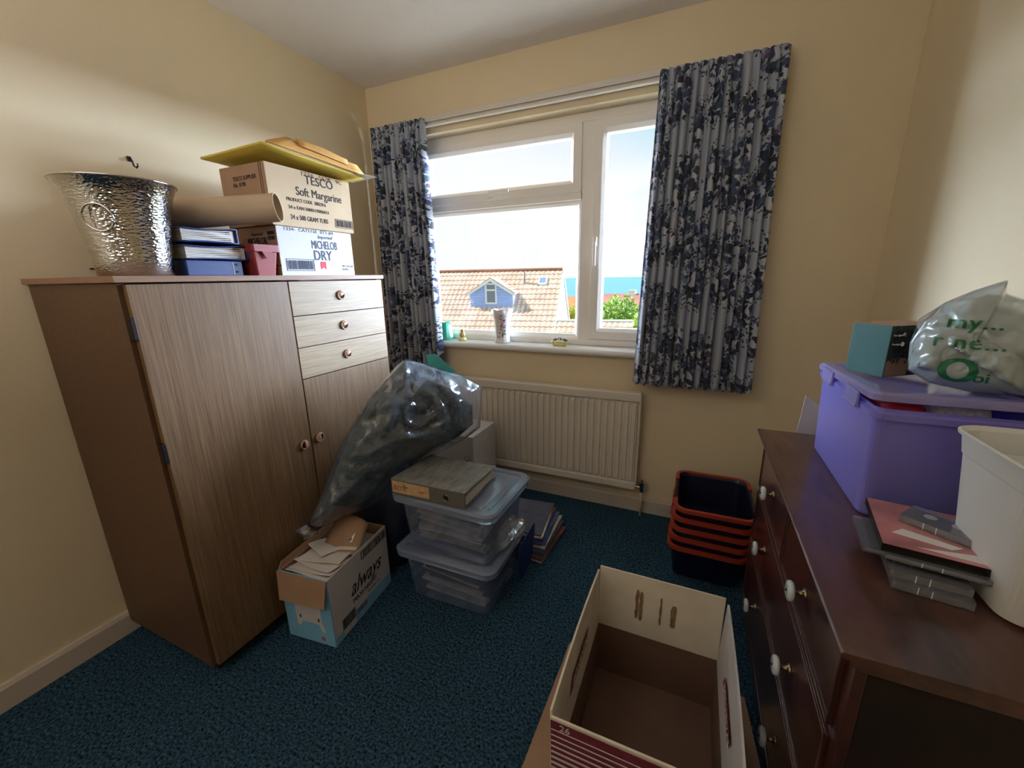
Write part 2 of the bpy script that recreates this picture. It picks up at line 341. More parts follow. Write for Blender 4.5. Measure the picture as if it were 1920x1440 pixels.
def textmesh(s, size, sx=1.0, shear=0, bold=0, align='LEFT', ext=.0004, spacing=1.0):
    cu = bpy.data.curves.new('t', 'FONT'); cu.body = s; cu.size = size; cu.shear = shear;  cu.align_x = align; cu.extrude = ext; cu.space_character = spacing; cu.resolution_u = 3
    o = bpy.data.objects.new('t', cu); COL.objects.link(o); dg = bpy.context.evaluated_depsgraph_get(); dg.update()
    me = bpy.data.meshes.new_from_object(o.evaluated_get(dg)); COL.objects.unlink(o); bpy.data.objects.remove(o); bpy.data.curves.remove(cu)
    for v_ in me.vertices: v_.co.x *= sx
    if bold:                                  # heavier strokes: the same outline laid down again a hair to the side
        bm = bmesh.new(); bm.from_mesh(me); n0 = len(bm.verts); bm.from_mesh(me); bm.verts.ensure_lookup_table()
        for v_ in bm.verts[n0:]: v_.co.x += bold*1.3; v_.co.z += .00008
        bm.to_mesh(me); bm.free()
    return me
def text(name, s, size, T, m, parent, **k):
    me = textmesh(s, size, **k); me.transform(T); me.materials.clear(); me.materials.append(m)
    o = bpy.data.objects.new(name, me); COL.objects.link(o); o.parent = parent; return o
def bars(name, T, w_, h_, n_, m, parent, seed=1):
    rr = random.Random(seed); b = MB(); x = 0
    while x < w_:
        a = rr.uniform(.4, 1.6)*w_/n_/2; b.box(x, x+a, 0, h_, -.0003, .0005, T); x += a+rr.uniform(.5, 1.3)*w_/n_/2
    return b.build(name, m, parent)

# ------------------------------------------------------------------ the room
W, H, D = 2.576, 2.4, -3.7
struct(box(-.2, W+.2, D-.2, .2, -.1, 0).build('floor', M['carpet']))
struct(box(-.2, W+.2, D-.2, .3, H, H+.1).build('ceiling', M['ceil']))
struct(box(-.2, 0, D-.2, .3, 0, H).build('wall_left', M['wall']))
struct(box(W, W+.2, D-.2, .3, 0, H).build('wall_right', M['wall']))
struct(box(0, W, D-.2, D, 0, H).build('wall_front', M['wall']))
OX0, OX1, OZ0, OZ1 = .26, 1.93, .885, 2.103
b = MB(); b.box(0, OX0, 0, .28, 0, H); b.box(OX1, W, 0, .28, 0, H); b.box(OX0, OX1, 0, .28, 0, OZ0); b.box(OX0, OX1, 0, .28, OZ1, H)
struct(b.build('wall_back', M['wall']))
def skirting(name, p0, p1, nrm):
    p0 = Vector(p0); p1 = Vector(p1); nrm = Vector(nrm); prof = ((0, 0), (.016, 0), (.016, .074), (.010, .088), (0, .088))
    R = [[p+nrm*a+Vector((0, 0, z)) for a, z in prof] for p in (p0, p1)]
    return struct(MB().rings(R).build(name, M['skirt']))
skirting('baseboard_left', (0, D, 0), (0, 0, 0), (1, 0, 0)); skirting('baseboard_back', (0, 0, 0), (W, 0, 0), (0, -1, 0)); skirting('baseboard_right', (W, D, 0), (W, 0, 0), (-1, 0, 0))
# window
win = bpy.data.objects.new('window_1', None); COL.objects.link(win); win.location = (0, 0, 0); struct(win)
def rectframe(mb, x0, x1, z0, z1, wd, y0, y1, lip=.008):
    """mitred frame with a bevelled inner edge"""
    def ring(dx, y): return [(x0+dx, y, z0+dx), (x1-dx, y, z0+dx), (x1-dx, y, z1-dx), (x0+dx, y, z1-dx)]
    mb.rings([ring(0, y1), ring(0, y0), ring(wd-lip*1.6, y0), ring(wd, y0+lip*1.5), ring(wd, y1), ring(0, y1)], False, False)
FY0, FY1 = .085, .15
b = MB(); rectframe(b, OX0, OX1, OZ0+.035, OZ1, .05, FY0, FY1)
b.box(1.300, 1.372, FY0, FY1, .96, 2.06)                   # mullion
b.box(OX0+.04, 1.31, FY0, FY1, 1.70, 1.745)                    # transom
b.box(OX0, OX1, .075, FY1, .885, .925)                         # lower cill section
b.build('window_frame', M['upvc'], win, bevel=.003)
b = MB(); rectframe(b, OX0+.045, 1.305, .955, 1.705, .028, .10, .14); b.build('glazing_bead', M['upvc'], win)
b = MB(); rectframe(b, OX0+.04, 1.303, 1.735, 2.062, .062, .07, .135, .012); sash = b.build('sash', M['upvc'], win, bevel=.002)
box(OX0+.08, 1.26, .10, .105, 1.78, 2.02).build('pane', M['glass'], sash)
hb = MB(); hb.box(.76, .80, .045, .072, 1.752, 1.772); hb.box(.775, .90, .04, .052, 1.766, 1.782); hb.box(.752, .81, .06, .072, 1.738, 1.75); hb.build('window_handle', M['upvc'], sash, bevel=.003)
b = MB(); rectframe(b, 1.368, OX1-.045, .965, 2.058, .060, .07, .135, .012); sash = b.build('sash', M['upvc'], win, bevel=.002)
box(1.41, OX1-.09, .10, .105, 1.0, 2.02).build('pane', M['glass'], sash)
hb = MB(); hb.box(1.382, 1.400, .045, .072, 1.46, 1.505); hb.box(1.384, 1.398, .038, .05, 1.36, 1.48); hb.build('window_handle', M['upvc'], sash, bevel=.003)
box(OX0+.06, 1.29, .12, .125, .97, 1.69).build('pane', M['glass'], win)
# window board with rounded nose
R = []
for x in (.255, 1.935):
    ring = [(x, .10, .887), (x, .10, .925)]+[(x, -.025-.019*math.sin(PI*k/8), .906+.019*math.cos(PI*k/8)) for k in range(9)]
    R.append(ring)
sill = MB().rings(R).build('window_sill', M['sill'], win)

# curtain rail and batten
rl = thing('curtain_rail', 'long white curtain track on a painted batten above the window', 'curtain rail', (0, 0, 2.12))
box(.045, 2.144, -.024, -.0005, .018, .066).build('batten', M['rail'], rl, bevel=.003)
b = MB(); b.box(.05, 2.14, -.05, -.024, .030, .034); b.box(.05, 2.14, -.05, -.024, .008, .012); b.box(.05, 2.14, -.04, -.036, .012, .030); b.box(.05, 2.14, -.052, -.048, .026, .034); b.box(.05, 2.14, -.052, -.048, .008, .016)
b.build('track', M['rail'], rl)

def curtain(name, label, xt0, xt1, xb0, xb1, ztop, zbot, nfold, seed, fullness=3.0, hemdrop=0):
    rr = random.Random(seed); NU, NV = nfold*14, 46
    ph = [rr.uniform(-.9, .9) for _ in range(nfold+1)]; am = [rr.uniform(.65, 1.25) for _ in range(nfold+1)]
    P = []; UVs = []; 
    for j in range(NV+1):
        t = j/NV; z = ztop+(zbot-ztop)*t; col = []; s_ = 0; prev = None; uv = []
        for i in range(NU+1):
            q = i/NU; k = q*nfold; ki = int(min(k, nfold-1e-6)); fr = k-ki
            x = (xt0+(xt1-xt0)*q)*(1-t)+(xb0+(xb1-xb0)*q)*t
            a_ = am[ki]*(1-fr)+am[ki+1]*fr
            phs = (ph[ki]*(1-fr)+ph[ki+1]*fr)*t*1.2
            wv = math.sin(2*PI*k+phs)
            head = max(0, 1-t/.055)                 # flat heading with pinched pleats
            pin = math.exp(-((t-.06)/.035)**2)
            A = .032*a_*(1-.35*head)*(.75+.35*t)*(1-.25*pin)
            y = -.082+A*wv+.012*math.sin(4*PI*k+1.3*phs+ph[ki])*(1-head)
            x += .010*math.cos(2*PI*k+phs)*a_
            zz = z+.004*math.sin(2*PI*k*1.0+seed)*(1 if j == 0 else 0)+(.006*math.sin(2*PI*k+ph[ki])-hemdrop*q)*(t**6)
            p_ = Vector((x, y, zz)); 
            uv.append(((q*fullness*(xb1-xb0)), z)); col.append(p_)
        P.append(col); UVs.append(uv)
    mb = MB(); mb.grid(P); o = mb.build(name, M['floral'], smooth=True)
    uvl = o.data.uv_layers.new(name='UVMap'); nv = NU+1
    for poly in o.data.polygons:
        for li in poly.loop_indices:
            vi = o.data.loops[li].vertex_index; uvl.data[li].uv = UVs[vi//nv][vi % nv]
    md = o.modifiers.new('solid', 'SOLIDIFY'); md.thickness = .0025
    return tag(o, label, 'curtain')
curtain('curtain', 'blue floral curtain at the left end of the window, beside the wardrobe', .075, .452, .085, .49, 2.152, .70, 11, 3)
curtain('curtain', 'wide blue floral curtain on the bare-wall right side of the window', 1.675, 2.142, 1.635, 2.165, 2.152, .775, 15, 5)

# radiator
rd = thing('radiator', 'white ribbed panel radiator under the window', 'radiator', (0, 0, .16))
RX0, RX1 = .48, 1.69
P = []
npitch = int((RX1-RX0-.03)/.0368)
cols = []
for k in range(npitch):
    x = RX0+.015+k*.0368
    cols += [(x, 0), (x+.006, .0), (x+.0105, .010), (x+.029, .010), (x+.0335, 0)]
cols.append((RX1-.015, 0))
rowsz = [(.028, 0), (.045, 0), (.058, 1), (.487, 1), (.500, 0), (.545, 0)]
for (x, d_) in cols: P.append([(x, -.068-d_*k, z) for z, k in rowsz])
b = MB(); b.grid(P); b.box(RX0+.015, RX1-.015, -.066, -.045, .03, .545); b.build('panel', M['radi'], rd, smooth=False)
b = MB(); b.box(RX0+.005, RX1-.005, -.078, -.044, 0, .042); b.build('bottom_rail', M['radi'], rd, bevel=.006)
b = MB(); b.box(RX0, RX1, -.084, -.030, .505, .555); b.build('top_grille', M['radi'], rd, bevel=.007)
for x in (RX0, RX1-.012): box(x, x+.012, -.072, -.034, .02, .52).build('side_cover', M['radi'], rd, bevel=.003)
for x in (.75, 1.45): box(x, x+.03, -.045, -.001, .05, .5).build('bracket', M['radi'], rd)
b = MB(); b.tube([(RX1-.01, -.055, .015), (RX1+.035, -.055, .015)], .009); b.tube([(RX1+.03, -.055, -.01), (RX1+.03, -.055, .045)], [.013, .015], 10); b.tube([(RX1+.03, -.055, .045), (RX1+.03, -.055, .06)], .006, 8)
b.build('valve', M['chrome'], rd, smooth=False)
MB().tube([(RX1+.03, -.055, -.16), (RX1+.03, -.055, -.008)], .0075, 10).build('pipe', M['skirt'], rd, smooth=True)

# ------------------------------------------------------------------ wardrobe
WX, WY0, WY1 = .543, -1.618, -.636
wd = thing('wardrobe', 'teak-effect wardrobe with one tall door, three drawers and a small door', 'wardrobe', (0, 0, 0))
b = MB(); b.mi = 0; b.box(.014, WX-.018, WY0, WY0+.016, .052, 1.31); b.box(.014, WX-.018, WY1-.016, WY1, .052, 1.31); b.box(.014, .02, WY0+.016, WY1-.016, .052, 1.31); b.box(.02, WX-.02, WY0+.016, WY1-.016, .052, .07)
b.box(.02, WX-.03, -1.14, -1.124, .07, 1.31)
b.build('carcass', M['oakside'], wd, bevel=.0008)
box(.012, WX+.004, WY0-.012, WY1+.012, 1.311, 1.328).build('top_panel', M['oakedge'], wd, bevel=.001)
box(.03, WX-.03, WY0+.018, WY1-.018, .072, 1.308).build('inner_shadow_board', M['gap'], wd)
box(.06, WX-.05, WY0+.03, WY1-.03, 0, .052).build('plinth', M['gap'], wd)
def cupknob(parent, y, z, rot=0, name='handle'):
    """round moulded cup pull: dished disc with a half-moon recess"""
    T = Matrix.Translation((WX, y, z)) @ Matrix.Rotation(rot, 4, 'X') @ Matrix(((0, 0, 1, 0), (1, 0, 0, 0), (0, 1, 0, 0), (0, 0, 0, 1)))
    prof = ((.0, .0), (.0185, .0), (.0195, .003), (.018, .008), (.0155, .009), (.0145, .004), (0.004, .003))
    n_ = 28; R = [[T @ Vector((max(r_, .0005)*math.cos(2*PI*k/n_), max(r_, .0005)*math.sin(2*PI*k/n_), z_)) for k in range(n_)] for r_, z_ in prof]
    k_ = MB().rings(R).build(name, M['oakknob'], parent, smooth=True)
    # raised half cover
    hm = MB(); hr = []
    for a_ in range(15):
        an = PI*a_/14
        hr.append([T @ Vector((q*.0150*math.cos(an), q*.0150*math.sin(an)-.001, .0045+.0065*math.sqrt(max(0, 1-q*q*.75)))) for q in (0, .4, .75, 1)])
    hm.grid(hr); hm.build('cup', M['oakknob'], k_, smooth=True, solid=.0015)
    hm = MB(); hr = [T @ Vector((.0138*math.cos(PI+PI*a_/12), .0138*math.sin(PI+PI*a_/12)-.001, .0046)) for a_ in range(13)]
    hm.add(hr, [tuple(range(13))]); hm.build('recess', M['gap'], k_, solid=.0006)
M['oakknob'] = mat('knob_wood', C(178, 134, 108), .35, coat=.3)
d1 = box(WX-.018, WX, WY0+.012, -1.1335, .056, 1.306).build('door', M['oak'], wd, bevel=.001); lab(d1, 'tall left door'); cupknob(d1, -1.166, .683, -PI/2)
for z in (1.19, .83): box(WX-.022, WX+.002, WY0+.001, WY0+.014, z-.03, z+.03).build('hinge', M['dark'], d1, bevel=.002)
d2 = box(WX-.018, WX, -1.1285, WY1-.002, .056, .936).build('door', M['oak'], wd, bevel=.001); lab(d2, 'small right door under the drawers'); cupknob(d2, -1.092, .688, PI/2)
for z0, z1, kz in ((1.181, 1.306, 1.248), (1.061, 1.178, 1.124), (.940, 1.058, 1.0)):
    dr = box(WX-.018, WX, -1.1285, WY1-.002, z0, z1).build('drawer', M['oakh'], wd, bevel=.001); cupknob(dr, -.894, kz, .35, 'knob')

# ---- on the wardrobe
TZ = 1.3285
ib = thing('ice_bucket', 'hammered steel ice bucket with ring handle on the wardrobe', 'ice bucket', (.365, -1.492, TZ))
prof = [(.0, .002), (.084, .0), (.089, .004), (.092, .05), (.099, .11), (.108, .17), (.120, .22), (.132, .25), (.136, .253), (.137, .256), (.134, .258), (.129, .252), (.117, .222), (.104, .17), (.095, .11), (.088, .05), (.08, .012), (0, .01)]
prof2 = []
for i in range(len(prof)-1):
    (a0, b0), (a1, b1) = prof[i], prof[i+1]
    prof2.append((a0, b0))
prof2.append(prof[-1]); prof2 = [(max(a, .001), b_) for a, b_ in prof2]
MB().lathe(prof2, 64).build('bucket', M['steel'], ib, smooth=True)
MB().tube([(.136*math.cos(2*PI*k/48), .136*math.sin(2*PI*k/48), .255) for k in range(48)], .0028, 8, closed=True).build('rim', M['chrome'], ib, smooth=True)
for s_, az in ((1, math.radians(-52)), (-1, math.radians(128))):
    dx, dy = math.cos(az), math.sin(az); tx, ty = -dy, dx; rb = .108
    MB().tube([(dx*(rb+.004+.01*k_), dy*(rb+.004+.01*k_), .186-.001*k_) for k_ in (-1, 0, 1)], [.010, .011, .007], 14).build('handle_boss', M['chrome'], ib, smooth=True)
    cxh, cz = rb+.012, .152
    MB().tube([(dx*(cxh-.012*(1-math.cos(a))*.5)+tx*.034*math.sin(a), dy*(cxh-.012*(1-math.cos(a))*.5)+ty*.034*math.sin(a), cz+.034*math.cos(a)) for a in [2*PI*k/40 for k in range(40)]], .0026, 8, closed=True).build('ring_handle', M['chrome'], ib, smooth=True)

# wall hook + stray nail
hk = MB().tube([(.001, -1.270, 1.742), (.012, -1.270, 1.742), (.014, -1.268, 1.732), (.014, -1.266, 1.718), (.020, -1.262, 1.712), (.026, -1.260, 1.718), (.026, -1.260, 1.726)], .0028, 8)
hk.box(.0, .004, -1.276, -1.264, 1.733, 1.75); tag(hk.build('wall_hook', M['dark']), 'small dark metal picture hook on the wall above the ice bucket', 'hook')
tag(MB().tube([(.0, -1.456, 1.360), (.02, -1.440, 1.360)], .003, 6).build('nail', M['dark']), 'short dark nail in the wall just above the wardrobe top', 'nail')

# albums
def album(z0, y1, label, dx=0, tilt=0):
    a = thing('photo_album', label, 'album', (.19+dx, -1.384, z0), group='navy photo albums on the wardrobe')
    Lh = y1+1.384; hh = .050
    def cover(z, sg):
        P = []
        for i in range(13):
            q = i/12; zz = z+sg*(.006*math.sin(PI*q*.5)**3)-(.004*math.sin(PI*q) if sg > 0 else -.003*math.sin(PI*q)); P.append([(0, Lh*q, zz), (.24, Lh*q, zz)])
        return MB().grid(P)
    cover(.003, 0).build('cover', M['albumblue'], a, solid=.004, smooth=True)
    cover(hh-.006, 1).build('cover', M['albumblue'], a, solid=.004, smooth=True)
    sp = MB(); sp.box(0, .24, Lh-.002, Lh+.004, .001, hh+.002); sp.build('spine', M['albumblue'], a, bevel=.002)
    pg = MB()
    for k in range(9):
        z_ = .007+k*.0042
        P = [[(.004, Lh*q, z_+.0022*math.sin(q*6+k)*q), (.234, Lh*q, z_+.0022*math.sin(q*6+k)*q)] for q in [i/10*.93+.01 for i in range(11)]]
        pg.grid(P)
    pg.build('pages', M['paper'], a, solid=.0028)
    box(.010, .232, Lh-.018, Lh-.006, .006, hh-.006).build('binding_block', M['white'], a)
    return a
ring = thing('lever_arch_file', 'navy blue binder lying flat beneath the two photo albums', 'file', (.19, -1.388, TZ))
box(0, .235, 0, .180, 0, .050).build('cover', M['albumblue'], ring, bevel=.003)
b = MB(); b.box(.2352, .236, .146, .147, .004, .046); b.build('spine_line', M['white'], ring)
for z_ in (.014, .038): MB().tube([(.235, .160, z_), (.238, .160, z_)], .004, 12).build('rivet', M['dark'], ring)
album(TZ+.0505, -1.185, 'navy photo album with white pages, under the other album on the wardrobe')
album(TZ+.1045, -1.21, 'navy photo album with white pages, topmost beside the ice bucket', -.004)

# terracotta planter trough
pl = thing('planter', 'terracotta-red plastic planter trough between the albums and the beer box', 'planter', (.355, -1.137, TZ))
b = MB(); b.rrings([(.095, .036, .006, 0), (.104, .048, .008, .083), (.112, .052, .008, .084), (.113, .0545, .008, .108), (.108, .050, .006, .108), (.098, .044, .006, .082), (.090, .033, .006, .006)])
b.build('trough', M['terra'], pl)
MB().add([(.1125, -.020, .084), (.1125, .020, .084), (.110, .004, .060), (.110, -.004, .060)], [(0, 1, 2, 3)]).build('rim_tab', M['terra'], pl, solid=.003)

# generic closed carton
def carton(o, lx, ly, lz, m, bevel=.002, name='carton', sides=None):
    b = box(0, lx, 0, ly, 0, lz)
    mm = [m]
    if sides:                                              # sides: dict face index -> material
        for k, q in sides.items(): mm.append(q); b.m[k] = len(mm)-1
    return b.build(name, mm, o, bevel=bevel)
# Michelob box: local x toward room, y along wall
mb_ = thing('cardboard_box', 'white printed beer carton standing on the wardrobe top', 'box', (.205, -1.075, TZ))
carton(mb_, .245, .372, .182, M['card'], sides={5: M['cardw']})
FX = .2455
def onx(y, z, x=FX): return frame((0, 1, 0), (0, 0, 1), (x, y, z))
def onmy(x, z, y=-.0005): return frame((1, 0, 0), (0, 0, 1), (x, y, z))
text('print_imported', 'Imported', .020, onx(.185, .148), M['navyink'], mb_, shear=.3)
text('print_brand', 'MICHELOB', .046, onx(.150, .107), M['navyink'], mb_, sx=.60, bold=.0006)
text('print_dry', 'DRY', .056, onx(.154, .062), M['navyink'], mb_, sx=.86, bold=.0016)
bars('barcode', onx(.030, .024), .118, .034, 22, M['navyink'], mb_)
b = MB()
for q in ((.024, .153, .018, .020), (.024, .153, .062, .064), (.024, .026, .018, .064), (.151, .153, .018, .064)): b.box(FX-.0004, FX+.0006, *q)
b.build('barcode_frame', M['navyink'], mb_)
MB().add([(FX+.0006, .185, .056), (FX+.0006, .213, .056), (FX+.0006, .213, .024), (FX+.0006, .199, .034), (FX+.0006, .185, .024)], [(0, 4, 3), (0, 3, 1), (1, 3, 2)]).build('red_ribbon_print', M['red'], mb_)
text('print_small', '24 x 355 ml\nbottles', .013, onx(.300, .036), M['navyink'], mb_)
text('print_lot', '1334-  CA7115E  0T5 #4', .018, onx(.03, .168), M['navyink'], mb_, sx=1.3)
text('print_side_imported', 'Imported', .017, onmy(.105, .150), M['black'], mb_, shear=.3)
text('print_side_brand', 'MICHELOB.', .036, onmy(.078, .118), M['black'], mb_, sx=.62, bold=.0012)
b = MB(); b.box(.196, .236, -.0008, .0002, .150, .163); b.build('print_block', M['black'], mb_); bars('print_code', onmy(.196, .132), .04, .014, 8, M['black'], mb_)
text('print_side_small', '24 x 355 ml\nbottles', .012, onmy(.19, .034), M['black'], mb_)
# Tesco box, slightly askew
tb = thing('cardboard_box', 'brown margarine carton stacked on the white beer carton', 'box', (.198, -1.083, TZ+.1835))
carton(tb, .252, .402, .214, M['cardl'], sides={2: M['card'], 4: M['card']})
FX2 = .2525
def t2(y, z): return onx(y, z, FX2)
text('print_name', 'TESCO', .046, t2(.166, .168), M['black'], tb, sx=1.0, bold=.0008)
text('print_product', 'Soft Margarine', .044, t2(.118, .120), M['black'], tb, sx=.88, bold=.0008)
text('print_code_line', 'PRODUCT CODE  208229-6', .018, t2(.072, .094), M['black'], tb, sx=.85, bold=.0003)
text('print_ean', '24 x EAN 5000119006013', .018, t2(.076, .066), M['black'], tb, bold=.0004)
text('print_contents', '24 x 500 GRAM TUBS', .025, t2(.080, .028), M['black'], tb, sx=.78, bold=.0004)
bars('barcode', t2(.305, .022), .088, .026, 14, M['black'], tb, 4)
b = MB()
for q in ((.298, .398, .017, .019), (.298, .398, .050, .052), (.298, .300, .017, .052), (.396, .398, .017, .052)): b.box(FX2-.0004, FX2+.0006, *q)
b.build('barcode_frame', M['black'], tb)
text('print_worn', '1234   5678   9C', .022, t2(.150, .196), M['cardin'], tb, sx=1.4)
text('print_side_supplier', 'TESCO SUPPLIER\nNo. 0198', .021, onmy(.070, .162), M['black'], tb, sx=.85, bold=.0005)
text('print_side_name', 'TESCO', .031, onmy(.092, .085), M['black'], tb, bold=.0008)
for x in (.222, .232): box(x, x+.002, -.0009, .0002, .06, .214).build('tape_edge', M['black'], tb)
# envelopes on the carton
def sheet(P4, n=8, bulge=0, seed=0):
    a, b_, c_, d_ = [Vector(q) for q in P4]; P = []
    for i in range(n+1):
        s_ = i/n; row = []
        for j in range(n+1):
            t = j/n; q = (a*(1-s_)+b_*s_)*(1-t)+(d_*(1-s_)+c_*s_)*t; q = q+Vector((0, 0, bulge*math.sin(PI*s_)*math.sin(PI*t)+.002*noise.noise(q*9+Vector((seed, 0, 0))))); row.append(q)
        P.append(row)
    return MB().grid(P)
TT = TZ+.1835+.214
ye = sheet([(.17, -1.125, TT+.030), (.475, -1.10, TT+.050), (.520, -.66, TT+.014), (.20, -.66, TT+.012)], bulge=-.006)
tag(ye.build('envelope', M['yenv'], solid=.008, smooth=True), 'large yellow padded envelope lying directly on the brown margarine carton', 'envelope')
oe = sheet([(.478, -1.085, TT+.058), (.395, -.93, TT+.120), (.43, -.60, TT+.088), (.525, -.662, TT+.026)], bulge=.010, seed=4)
o = oe.build('envelope', M['oenv'], solid=.006, smooth=True); tag(o, 'creased orange-brown manila envelope on top of the yellow one', 'envelope')
fl = sheet([(.470, -.93, TT+.082), (.415, -.90, TT+.124), (.435, -.66, TT+.098), (.500, -.72, TT+.056)], bulge=.014, seed=9); fl.build('flap', M['oenv'], o, solid=.002, smooth=True)
tag(sheet([(.37, -.70, TT+.022), (.535, -.70, TT+.022), (.568, -.628, TT+.020), (.40, -.60, TT+.022)], seed=2).build('paper_sheet', M['white'], solid=.0015), 'white paper corner poking out beneath the envelopes', 'paper')
# big paper roll
a_ = Vector((.057, -1.455, 1.508)); b_ = Vector((.528, -1.112, 1.560)); ax = (b_-a_).normalized(); sd_ = ax.cross(Vector((0, 0, 1))).normalized(); up_ = sd_.cross(ax)
def ringp(c, rr, n_=36): return [c+sd_*rr*math.cos(2*PI*k/n_)+up_*rr*math.sin(2*PI*k/n_) for k in range(n_)]
MBt = MB().rings([ringp(a_, .047), ringp(b_, .047), ringp(b_, .0445), ringp(a_, .0445), ringp(a_, .047)], False, False)
tag(MBt.build('paper_roll', M['tube'], smooth=False, bevel=0), 'wide buff paper roll lying across the albums behind the ice bucket', 'paper roll')

# ------------------------------------------------------------------ window sill ornaments
SZ = .9255
def thing_at(*a, **k): return thing(*a, **k)
gv = thing('glass_vase', 'small fluted green glass vase by the left curtain on the sill', 'vase', (.452, .035, SZ))
MB().lathe([(.040, 0), (.043, .02), (.036, .06), (.031, .095), (.033, .112), (.029, .112), (.027, .09), (.032, .05), (.036, .012)], 24, wob=lambda k, z: .07*(k % 4 == 0)).build('body', M['glassg'], gv)
fg = thing('figurine', 'tiny brown and cream figurine beside the green vase on the sill', 'figurine', (.577, .02, SZ))
MB().lathe([(.027, 0), (.028, .006), (.022, .020), (.014, .026)], 18).build('base', M['ceramicy'], fg, smooth=True)
MB().lathe([(.014, .020), (.019, .035), (.016, .048), (.010, .054)], 14, wob=lambda k, z: .12*math.sin(k*3)).build('body', M['gold'], fg, smooth=True)
MB().lathe([(.004, .052), (.012, .060), (.010, .070), (.002, .074)], 12).build('head', M['gold'], fg, smooth=True)
fv = thing('flower_vase', 'tall white china vase with scalloped rim and pink roses', 'vase', (.850, .035, SZ))
pr = [(.048, 0), (.050, .006), (.046, .014), (.043, .03), (.045, .08), (.050, .13), (.057, .17), (.066, .195)]
nn = 48; R = []
for r_, z in pr: R.append([(r_*math.cos(2*PI*k/nn)*(1+.012*math.cos(k*PI/2)), r_*math.sin(2*PI*k/nn)*(1+.012*math.cos(k*PI/2)), z+(.006*abs(math.sin(k*PI/6)) if z > .19 else 0)) for k in range(nn)])
for r_, z in [(.062, .194), (.050, .16), (.043, .10), (.040, .02)]: R.append([(r_*math.cos(2*PI*k/nn), r_*math.sin(2*PI*k/nn), z+(.006*abs(math.sin(k*PI/6)) if z > .19 else 0)) for k in range(nn)])
MB().rings(R).build('body', M['ceramic'], fv, smooth=True)
rr = random.Random(2)
def vr(z): 
    for (r0_, z0), (r1_, z1) in zip(pr, pr[1:]):
        if z0 <= z <= z1: return r0_+(r1_-r0_)*(z-z0)/(z1-z0)
    return .05
for kind, mt_, n_, sz in (('rose_print', 'pinkc', 7, .0085), ('leaf_print', 'leafc', 14, .006), ('stem_print', 'gold', 10, .004)):
    b = MB()
    for k in range(n_):
        az = math.radians(-75)+rr.uniform(-.55, .55); z = rr.uniform(.035, .165); rad = vr(z)+.0012
        c = Vector((rad*math.cos(az), rad*math.sin(az), z)); nx = Vector((-math.sin(az), math.cos(az), 0)); nz_ = Vector((0, 0, 1)); s_ = sz*rr.uniform(.6, 1.2); a0 = rr.uniform(0, 3)
        b.add([c+nx*s_*math.cos(a0+2*PI*q/7)*(1 if q % 2 else .7)+nz_*s_*1.3*math.sin(a0+2*PI*q/7)*(1 if q % 2 else .7) for q in range(7)], [tuple(range(7))])
    b.build(kind, M[mt_], fv)
fb = thing('flower_ornament', 'small china basket of pink and blue flowers on the sill', 'ornament', (1.215, .018, SZ))
MB().rrings([(.036, .014, .008, 0), (.042, .018, .01, .012), (.050, .021, .012, .026), (.044, .016, .01, .026)]).build('basket', M['ceramicy'], fb, smooth=True)
rr = random.Random(5)
for k in range(11):
    b = MB(); cx_, cy_ = -.036+.072*k/10, rr.uniform(-.008, .008); h_ = .030+.010*math.sin(PI*k/10); b.lathe([(.002, h_-.006), (.0075, h_), (.006, h_+.006), (.001, h_+.008)], 7, cx_, cy_)
    b.build('flower', M[('pinkc', 'leafc', 'navyfl', 'white')[k % 4]] if (k % 4) != 2 else mat('blue_petal', C(100, 120, 170), .4), fb)

# ------------------------------------------------------------------ Always box and contents
ab = thing('cardboard_box', 'open blue and white sanitary-pad carton full of post, on the carpet', 'box', (.596, -1.388, 0), math.radians(6.5))
LX, LY, LZ, tk = .212, .352, .285, .004
b = MB(); b.mi = 0; b.box(0, LX, 0, tk, 0, LZ); b.mi = 1; b.box(LX-tk, LX, tk, LY, 0, LZ); b.mi = 2; b.box(0, tk, tk, LY, 0, LZ); b.box(tk, LX-tk, LY-tk, LY, 0, LZ); b.box(tk, LX-tk, tk, LY-tk, 0, tk)
b.build('carton', [M['alwblue'], M['cardw'], M['card']], ab)
LXp = LX+.0006
def ax_(y, z): return frame((0, 1, 0), (0, 0, 1), (LXp, y, z))
box(LX-.0002, LX+.0006, .12, .352, 0, .055).build('blue_band_print', M['alwblue'], ab); box(LX-.0002, LX+.0005, 0, .05, 0, .03).build('blue_corner_print', M['alwblue'], ab)
text('print_brand', 'always', .092, ax_(.105, .128), M['navyp'] if 'navyp' in M else M['black'], ab, shear=.45, sx=.78, bold=.0006)
text('print_line', 'MAXI NIGHT', .026, ax_(.112, .094), M['black'], ab, bold=.0006)
text('print_small', '24 x 10 pads  3 x 8', .010, ax_(.20, .072), M['navyink'], ab)
bars('barcode', ax_(.045, .030), .075, .045, 20, M['black'], ab, 8); bars('barcode', ax_(.128, .030), .06, .022, 14, M['maroon'], ab, 9)
b = MB()
for q in ((.185, .345, .236, .239), (.185, .345, .268, .271), (.185, .188, .236, .271), (.342, .345, .236, .271)): b.box(LX-.0003, LX+.0007, *q)
b.build('print_frame', M['black'], ab); bars('barcode', ax_(.198, .241), .136, .026, 16, M['black'], ab, 12)
